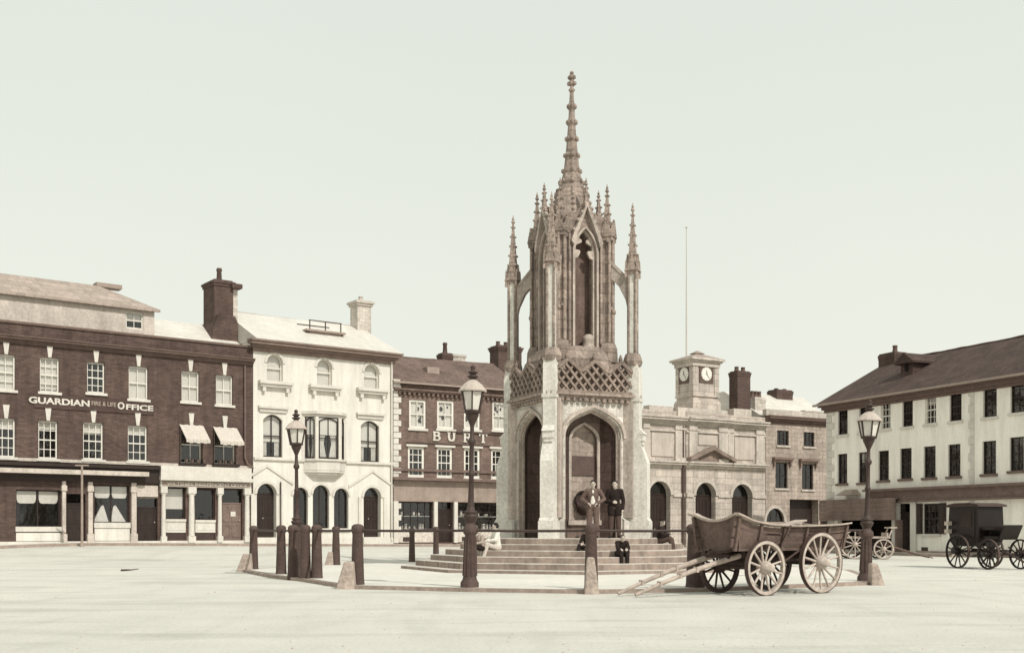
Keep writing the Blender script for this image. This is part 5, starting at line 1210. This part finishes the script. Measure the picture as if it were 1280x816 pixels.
# ------------------------------------------------------------------ small four wheeled cart
cxy = world(1069,46.5); CT = thing('trolley_cart', 'small empty four wheeled trolley cart with its shafts on the ground', 'cart', (cxy[0],cxy[1],gz(*cxy)), R(-6))
wheel(CT,(0,0,.62),.62,spokes=10,hub=.09); wheel(CT,(1.15,0,.43),.43,spokes=8,hub=.08); wheel(CT,(0,1.25,.62),.62,M_WAG_D,spokes=10,hub=.09); wheel(CT,(1.15,1.25,.43),.43,M_WAG_D,spokes=8,hub=.08)  # far pair of wheels in the dark painted-shade colour
mb = MB(); mb.tube([(0,-.05,.62),(0,1.3,.62)],.04,8); mb.tube([(1.15,-.05,.43),(1.15,1.3,.43)],.04,8); mb.box(.9,1.4,.2,1.05,.45,.7); mb.bar((-.4,.3,.8),(1.4,.3,.8),.08); mb.bar((-.4,.95,.8),(1.4,.95,.8),.08); mb.bar((-.3,.3,.78),(0,.1,.62),.05); mb.build('undercarriage', M_WAG_D, CT)
mb = MB(); mb.box(-.5,1.45,.1,1.15,.86,.94); mb.build('deck', M_WAG_L, CT)
mb = MB(); mb.box(1.3,1.36,.1,1.15,.94,1.1); mb.bar((1.4,.2,.9),(1.55,.2,1.28),.05); mb.bar((1.4,1.05,.9),(1.55,1.05,1.28),.05); mb.box(1.42,1.72,.12,1.13,1.28,1.34); mb.build('driver_seat', M_WAG_L, CT)
for y in (.35,.95):
    mb = MB(); mb.tube([(1.3,y,.6),(1.9,y,.42),(2.6,y-.03,.2),(3.2,y-.06,.05)],[.04,.038,.032,.025],6); mb.build('shaft', M_WAG, CT)

# ------------------------------------------------------------------ closed carriage on the right
q = world(1197,36.6); VC = thing('closed_carriage', 'black closed carriage with slim spoked wheels in front of the cream house', 'carriage', (q[0],q[1],0), R(-72))
for x,y,r in ((0,0,.55),(0,1.35,.55),(1.35,0.05,.48),(1.35,1.3,.48)): wheel(VC,(x,y,r),r,M_COACH,spokes=12,w=.05,hub=.09,dish=.02,thick=.05)
mb = MB(); mb.tube([(0,-.05,.55),(0,1.4,.55)],.035,8); mb.tube([(1.35,0,.48),(1.35,1.35,.48)],.035,8); mb.bar((-.1,.67,.6),(1.5,.67,.58),.09)
for y in (.25,1.1):
    mb.tube([(-.42,y,.72),(-.2,y,.6),(0,y,.57),(.2,y,.6),(.42,y,.72)],.025,6); mb.tube([(1.05,y,.7),(1.35,y,.53),(1.65,y,.7)],.025,6)
mb.build('undercarriage', M_WAG_D, VC)
mb = MB(); ol = [(-.55,.86),(-.35,.72),(.55,.72),(.7,.86),(.78,1.05),(.72,2.0),(-.62,2.0),(-.68,1.3)]
mb.prism_y(ol, .18, 1.17); mb.prism_y([(-.5,1.0),(.6,1.0),(.6,1.9),(-.5,1.9)],.165,.178); bd = mb.build('body', M_COACH, VC)
mb = MB(); mb.prism_y([(-.76,2.0),(.84,2.0),(.8,2.07),(.4,2.13),(-.3,2.13),(-.72,2.07)], .1, 1.25); mb.build('roof', M_WAG_D, VC)
mb = MB(); mb.box(-.05,.45,.155,.163,1.35,1.85); mb.build('door_window', mat('carriage glass', .05, .1, 0, bump=0), bd)
mb = MB(); mb.box(.8,1.5,.3,1.05,.95,1.05); mb.box(.85,1.35,.25,1.1,1.25,1.36); mb.bar((.85,.67,.9),(1.0,.67,1.3),.4,.1); mb.bar((1.5,.67,.95),(1.75,.67,1.4),.7,.04); mb.build('driver_seat', M_COACH, VC)
for z in (1.46,1.2):
    mb = MB(); mb.box(-.62,-.44,-.02,.14,z-.06,z+.07); mb.bar((-.53,.1,z),(-.5,.19,z),.03); mb.build('side_lamp', M_LAMPR, VC)
for y in (.35,1.0): 
    mb = MB(); mb.tube([(1.5,y,.62),(2.2,y,.4),(3.1,y,.05)],.03,6); mb.build('shaft', M_WAG_D, VC)
mb = MB(); mb.bar((-.75,.4,.55),(-.55,.4,.75),.08); mb.box(-.95,-.55,.3,1.0,.5,.54); mb.build('footboard', M_COACH, VC)

# ------------------------------------------------------------------ people
DIRS = [Vector((math.cos(i*2.399963)*math.sqrt(1-z*z), math.sin(i*2.399963)*math.sqrt(1-z*z), z)) for i in range(44) for z in [1-2*(i+.5)/44]]
def fused(segs, name, m, parent, voxel, smooth=3):
    bm = bmesh.new()
    for (p,rp,q,rq) in segs:
        rp = rp if isinstance(rp,tuple) else (rp,)*3; rq = rq if isinstance(rq,tuple) else (rq,)*3
        b = bmesh.new()
        for c,r in ((p,rp),(q,rq)):
            for d in DIRS: b.verts.new((c[0]+d.x*r[0],c[1]+d.y*r[1],c[2]+d.z*r[2]))
        g = bmesh.ops.convex_hull(b, input=b.verts)
        bmesh.ops.delete(b, geom=[e for e in g['geom_interior'] if isinstance(e,bmesh.types.BMVert)], context='VERTS')
        me = bpy.data.meshes.new('t'); b.to_mesh(me); b.free(); bm.from_mesh(me); bpy.data.meshes.remove(me)
    me = bpy.data.meshes.new('t'); bm.to_mesh(me); bm.free()
    t = bpy.data.objects.new('t', me); COL.objects.link(t)
    r = t.modifiers.new('r','REMESH'); r.mode = 'VOXEL'; r.voxel_size = voxel
    s = t.modifiers.new('s','SMOOTH'); s.iterations = smooth; s.factor = .5
    out = bpy.data.meshes.new_from_object(t.evaluated_get(bpy.context.evaluated_depsgraph_get()))
    bpy.data.objects.remove(t); bpy.data.meshes.remove(me)
    out.materials.clear(); out.materials.append(m); out.polygons.foreach_set('use_smooth',[True]*len(out.polygons))
    o = bpy.data.objects.new(name, out); COL.objects.link(o); o.parent = parent; out.name = name
    return o
def hand(w, d, nrm, side):
    w = Vector(w); d = Vector(d).normalized(); nrm = Vector(nrm); nrm = (nrm-d*nrm.dot(d)).normalized(); lat = d.cross(nrm)*side
    S = [(w,.024,w+d*.05,.028)]
    for i,ln in enumerate((.062,.072,.068,.052)):
        o = (i-1.5)*.021; b = w+d*.075+lat*o; S.append((w+d*.03+lat*o*.7,.017,b,.012))
        k = b+(d*.8+nrm*.45).normalized()*ln*.5; e = k+(d*.35+nrm*.9).normalized()*ln*.5
        S += [(b,.0105,k,.0095),(k,.0095,e,.0085)]
    t0 = w+d*.02-lat*.026; t1 = t0-lat*.028+d*.03+nrm*.012; t2 = t1+d*.028+nrm*.012
    S += [(t0,.015,t1,.012),(t1,.012,t2,.0095)]
    return S
def person(loc, rz, sc, pose, label, cols, hat=False, coat=0., turn=0., group=None):
    J = {k:Vector(v) for k,v in pose.items()}
    t = thing('person', label, 'person', loc, rz, group); t.scale = (sc,)*3
    jm,tm,bmm,hm = cols
    hd = J['head']; fwd = Vector((math.sin(turn),-math.cos(turn),0)); rt = Vector((fwd.y,-fwd.x,0))
    def hp(x,y,z): return hd+rt*x-fwd*y+Vector((0,0,z))
    tor = [(J['pelvis'],(.135,.1,.1),J['waist'],(.125,.09,.09)),(J['waist'],(.125,.09,.09),J['chest'],(.15,.105,.12)),(J['shL'],.062,J['shR'],.062),(J['chest'],(.14,.1,.1),(J['shL']+J['shR'])/2,(.11,.08,.06))]
    arms = []; legs = []; feet = []; hands = []
    for s in 'LR':
        arms += [(J['sh'+s],.062,J['el'+s],.045),(J['el'+s],.045,J['wr'+s],.03)]
        legs += [(J['pelvis']*.4+J['hip'+s]*.6,.1,J['hip'+s],.095),(J['hip'+s],.092,J['kn'+s],.06),(J['kn'+s],.06,J['an'+s].lerp(J['kn'+s],.7),.06),(J['an'+s].lerp(J['kn'+s],.7),.06,J['an'+s],.04)]
        feet += [(J['an'+s],.045,J['to'+s].lerp(J['an'+s],.75)-Vector((0,0,.03)),.045),(J['an'+s]-Vector((0,0,.045)),.04,J['to'+s],.034)]
        dd = J['wr'+s]-J['el'+s]; hands += hand(J['wr'+s]+dd.normalized()*.01, J.get('hd'+s,dd), J.get('hn'+s,Vector((0,0,-1)) if abs(dd.normalized().z) < .7 else (J['pelvis']-J['wr'+s])), 1 if s == 'L' else -1)
    neck = [(J['neck'],.055,hp(0,.02,-.06),.052)]
    head = [(hp(0,.012,.02),(.076,.093,.095),hp(0,-.012,-.055),(.058,.072,.06)),(hp(0,-.085,.0),.012,hp(0,-.103,-.028),.014),(hp(.077,.01,.01),.014,hp(.079,.015,-.02),.01),(hp(-.077,.01,.01),.014,hp(-.079,.015,-.02),.01),(hp(0,-.07,-.085),.022,hp(0,-.07,-.085),.022),(hp(-.035,-.07,.03),.014,hp(.035,-.07,.03),.014)]
    fused(tor+arms+legs+[(a,ra*.8 if not isinstance(ra,tuple) else ra,b,rb*.8 if not isinstance(rb,tuple) else rb) for a,ra,b,rb in feet]+neck+head+hands, 'body', M_SKIN, t, .0075, 2)
    def inf(S, e): return [(a,tuple(v+e for v in ra) if isinstance(ra,tuple) else ra+e,b,tuple(v+e for v in rb) if isinstance(rb,tuple) else rb+e) for a,ra,b,rb in S]
    sl = [(a,ra,(b if i%2 == 0 else a.lerp(b,.96)),rb) for i,(a,ra,b,rb) in enumerate(arms)]
    js = inf(tor,.02)+inf(sl,.018)
    if coat:
        for s in 'LR': js.append((J['hip'+s]+Vector((0,.0,.04)),.13,J['hip'+s].lerp(J['kn'+s],coat),.115))
    fused(js, 'jacket', jm, t, .013, 3)
    fused(inf(legs,.02)+[(J['pelvis'],(.14,.105,.1),J['pelvis'],(.14,.105,.1))], 'trousers', tm, t, .013, 3)
    fused(feet, 'boots', bmm, t, .01, 2)
    fused([(hp(0,.028,.045),(.083,.096,.09),hp(0,.045,.01),(.08,.085,.08))], 'hair', hm, t, .01, 2)
    e = MB()
    for s in (-1,1): c = hp(s*.03,-.083,.008); e.ball(c,.0085,0,6,4)
    e.build('eyes', M_EYE, t)
    c = hp(0,-.083,-.057); l = MB(); l.ball(c,(.02,.01,.005),0,6,4); l.build('mouth', M_LIP, t)
    if hat:
        b = MB(); c = hp(0,.015,0); b.lathe([(.1,c.z+.06),(.105,c.z+.1),(.09,c.z+.14),(.02,c.z+.15)],(c.x,c.y),14); c2 = hp(0,-.08,.068); b.ball(c2,(.075,.06,.012),0,10,5); b.build('cap', M_CL_D, t)
    return t, hp
ZT = RISE*6
STAND = dict(pelvis=(0,0,.95),waist=(0,0,1.1),chest=(0,0,1.28),neck=(0,.01,1.46),head=(0,-.01,1.6),shL=(.18,.01,1.4),shR=(-.18,.01,1.4),hipL=(.095,0,.9),hipR=(-.095,0,.9),
  knL=(.11,-.02,.5),knR=(-.11,-.02,.5),anL=(.12,.01,.09),anR=(-.13,.01,.09),toL=(.16,-.14,.035),toR=(-.17,-.14,.035))
p1 = dict(STAND, elL=(.33,.06,1.16),elR=(-.34,.06,1.16),wrL=(.14,-.14,1.03),wrR=(-.15,-.14,1.04),hdL=(-.8,-.35,-.5),hdR=(.8,-.35,-.5),knL=(.1,-.05,.5),anL=(.1,-.02,.09),toL=(.13,-.18,.035))
o1,hp = person((2.33,32.2,ZT), R(-6), .97, p1, 'young man in open grey jacket and pale shirt with hands on his belt', (M_CL_G,M_CL_G,M_LEATHER,M_HAIR), turn=R(6))
b = MB(); fr = fused([((0,-.045,1.0),(.1,.07,.07),(0,-.04,1.2),(.085,.085,.08)),((0,-.04,1.2),(.085,.088,.08),(0,-.02,1.4),(.045,.085,.05))], 'shirt_front', M_CL_W, o1, .012)
p2 = dict(STAND, elL=(.25,.03,1.12),elR=(-.27,.03,1.1),wrL=(.24,-.06,.86),wrR=(-.06,-.15,1.06),hdR=(.9,-.1,.1),hnR=(0,1,-.2))
person((2.97,32.35,ZT), R(-8), .97, p2, 'man in long black coat standing on the top step, one arm across his chest', (M_CL_D,M_CL_B,M_LEATHER,M_HAIR), coat=.45, turn=R(-12))
def seat(leg=1.0, **k):
    d = dict(pelvis=(0,0,.12),waist=(0,-.03,.26),chest=(0,-.06,.44),neck=(0,-.07,.62),head=(0,-.1,.76),shL=(.17,-.06,.56),shR=(-.17,-.06,.56),hipL=(.09,-.02,.1),hipR=(-.09,-.02,.1),
     knL=(.11,-.4,.2),knR=(-.11,-.4,.2),anL=(.1,-.5,-.2),anR=(-.1,-.5,-.2),toL=(.12,-.66,-.255),toR=(-.12,-.66,-.255),
     elL=(.24,-.16,.34),elR=(-.24,-.16,.34),wrL=(.12,-.36,.3),wrR=(-.12,-.36,.3),hdL=(-.3,-.8,-.3),hdR=(.3,-.8,-.3))
    d.update(k); return d
def seatz(k): return RISE*k
person((-.40,31.85,seatz(4)-.01), R(-72), .9, seat(), 'seated person in white blouse and pale skirt on the steps beside the lamp post', (M_CL_W,mat('pale grey cloth', .5, .9, .2, 6, 40, bump=.15),M_LEATHER,M_HAIR), hat=False, turn=R(-10))
person((-.86,31.55,seatz(4)-.01), R(-50), .7, seat(), 'small child in dark clothes seated on the steps just right of the lamp post', (mat('muted pale cloth', .34, .9, .3, 6, 40, bump=.2),M_CL_D,M_LEATHER,M_HAIR), turn=R(25))
person((3.0,30.98,seatz(3)-.01), R(12), .8, seat(chest=(0,-.13,.4),neck=(0,-.2,.55),head=(0,-.27,.66),shL=(.17,-.16,.5),shR=(-.17,-.16,.5),elL=(.2,-.3,.32),elR=(-.2,-.3,.32)), 'child in black coat sitting hunched on the steps below the standing men', (M_CL_D,M_CL_D,M_LEATHER,mat('brown hair', .09, .7, .2, 20, 60, bump=.2)), coat=.9, hat=False)
e_,_ = person((2.12,31.2,seatz(4)-.01), R(-25), .74, seat(anL=(.0,-.56,-.22),anR=(-.22,-.56,-.22),knR=(-.2,-.4,.2),toL=(.02,-.7,-.28),toR=(-.26,-.7,-.28)), 'child in dark clothes and white socks seated half hidden behind the guarded bollard', (M_CL_D,M_CL_D,M_LEATHER,M_HAIR))
fused([((0,-.545,-.1),.066,(0,-.558,-.2),.056),((-.21,-.545,-.1),.066,(-.22,-.558,-.2),.056)],'socks',M_CL_W,e_,.012)
person((4.40,33.45,seatz(5)-.01), R(68), .86, seat(head=(0,-.12,.75)), 'person in black jacket seated at the right edge of the steps', (M_CL_D,M_CL_B,M_LEATHER,M_HAIR), hat=True, turn=R(-50))

# ------------------------------------------------------------------ light, sky, camera
SUN = Vector((.56,-.72,.90)).normalized()      # towards the sun
sl = bpy.data.lights.new('sun','SUN'); sl.energy = 3.2; sl.angle = R(.5); sl.color = (1,.965,.9)
so = bpy.data.objects.new('sun', sl); COL.objects.link(so); so.rotation_euler = SUN.to_track_quat('Z','Y').to_euler(); so.location = (10,-10,40)
w = bpy.data.worlds.new('World'); scene.world = w; w.use_nodes = True; nt = w.node_tree; N = nt.nodes; L = nt.links
sk = N.new('ShaderNodeTexSky'); sk.sky_type = 'NISHITA'; sk.sun_disc = False; sk.sun_elevation = math.asin(SUN.z); sk.sun_rotation = math.atan2(SUN.x,SUN.y); sk.dust_density = 4; sk.air_density = 1.5
bw = N.new('ShaderNodeRGBToBW'); L.new(sk.outputs[0], bw.inputs[0])
tint = N.new('ShaderNodeVectorMath'); tint.operation = 'SCALE'; tint.inputs[0].default_value = (.97,1.0,.955); L.new(bw.outputs[0], tint.inputs['Scale'])
mx = N.new('ShaderNodeMix'); mx.data_type = 'RGBA'; mx.inputs[0].default_value = .88; L.new(tint.outputs[0], mx.inputs[6]); 
tcw = N.new('ShaderNodeTexCoord'); sxyz = N.new('ShaderNodeSeparateXYZ'); L.new(tcw.outputs['Generated'], sxyz.inputs[0])
cr = N.new('ShaderNodeValToRGB'); cr.color_ramp.elements[0].position = .0; cr.color_ramp.elements[0].color = (.96,.94,.84,1); cr.color_ramp.elements[1].position = .5; cr.color_ramp.elements[1].color = (.775,.83,.762,1)
e_ = cr.color_ramp.elements.new(.2); e_.color = (.86,.89,.80,1)
nzw = N.new('ShaderNodeTexNoise'); nzw.inputs['Scale'].default_value = 2.2; nzw.inputs['Detail'].default_value = 5; L.new(tcw.outputs['Generated'], nzw.inputs['Vector'])
mrw = N.new('ShaderNodeMapRange'); mrw.inputs['To Min'].default_value = 10.1; mrw.inputs['To Max'].default_value = 10.7; L.new(nzw.outputs['Fac'], mrw.inputs['Value'])
scw = N.new('ShaderNodeVectorMath'); scw.operation = 'SCALE'; L.new(sxyz.outputs[2], cr.inputs[0]); L.new(cr.outputs[0], scw.inputs[0]); L.new(mrw.outputs[0], scw.inputs['Scale']); L.new(scw.outputs[0], mx.inputs[7])
bg = N['Background']; bg.inputs[1].default_value = .1; L.new(mx.outputs[2], bg.inputs[0])
cam = bpy.data.cameras.new('camera'); co = bpy.data.objects.new('camera', cam); COL.objects.link(co); scene.camera = co
co.location = (0,0,H); co.rotation_euler = (R(90),0,0); cam.sensor_width = 36; cam.lens = 36*F/1280; cam.shift_y = (HY-408)/1280; cam.clip_end = 6000; cam.clip_start = .1
vs = scene.view_settings; vs.view_transform = 'Standard'; vs.look = 'None'; vs.exposure = 0; vs.gamma = 1; vs.use_curve_mapping = False
scene.render.filter_size = 1.9; scene.cycles.max_bounces = 6; scene.cycles.transparent_max_bounces = 8; scene.cycles.use_denoising = True
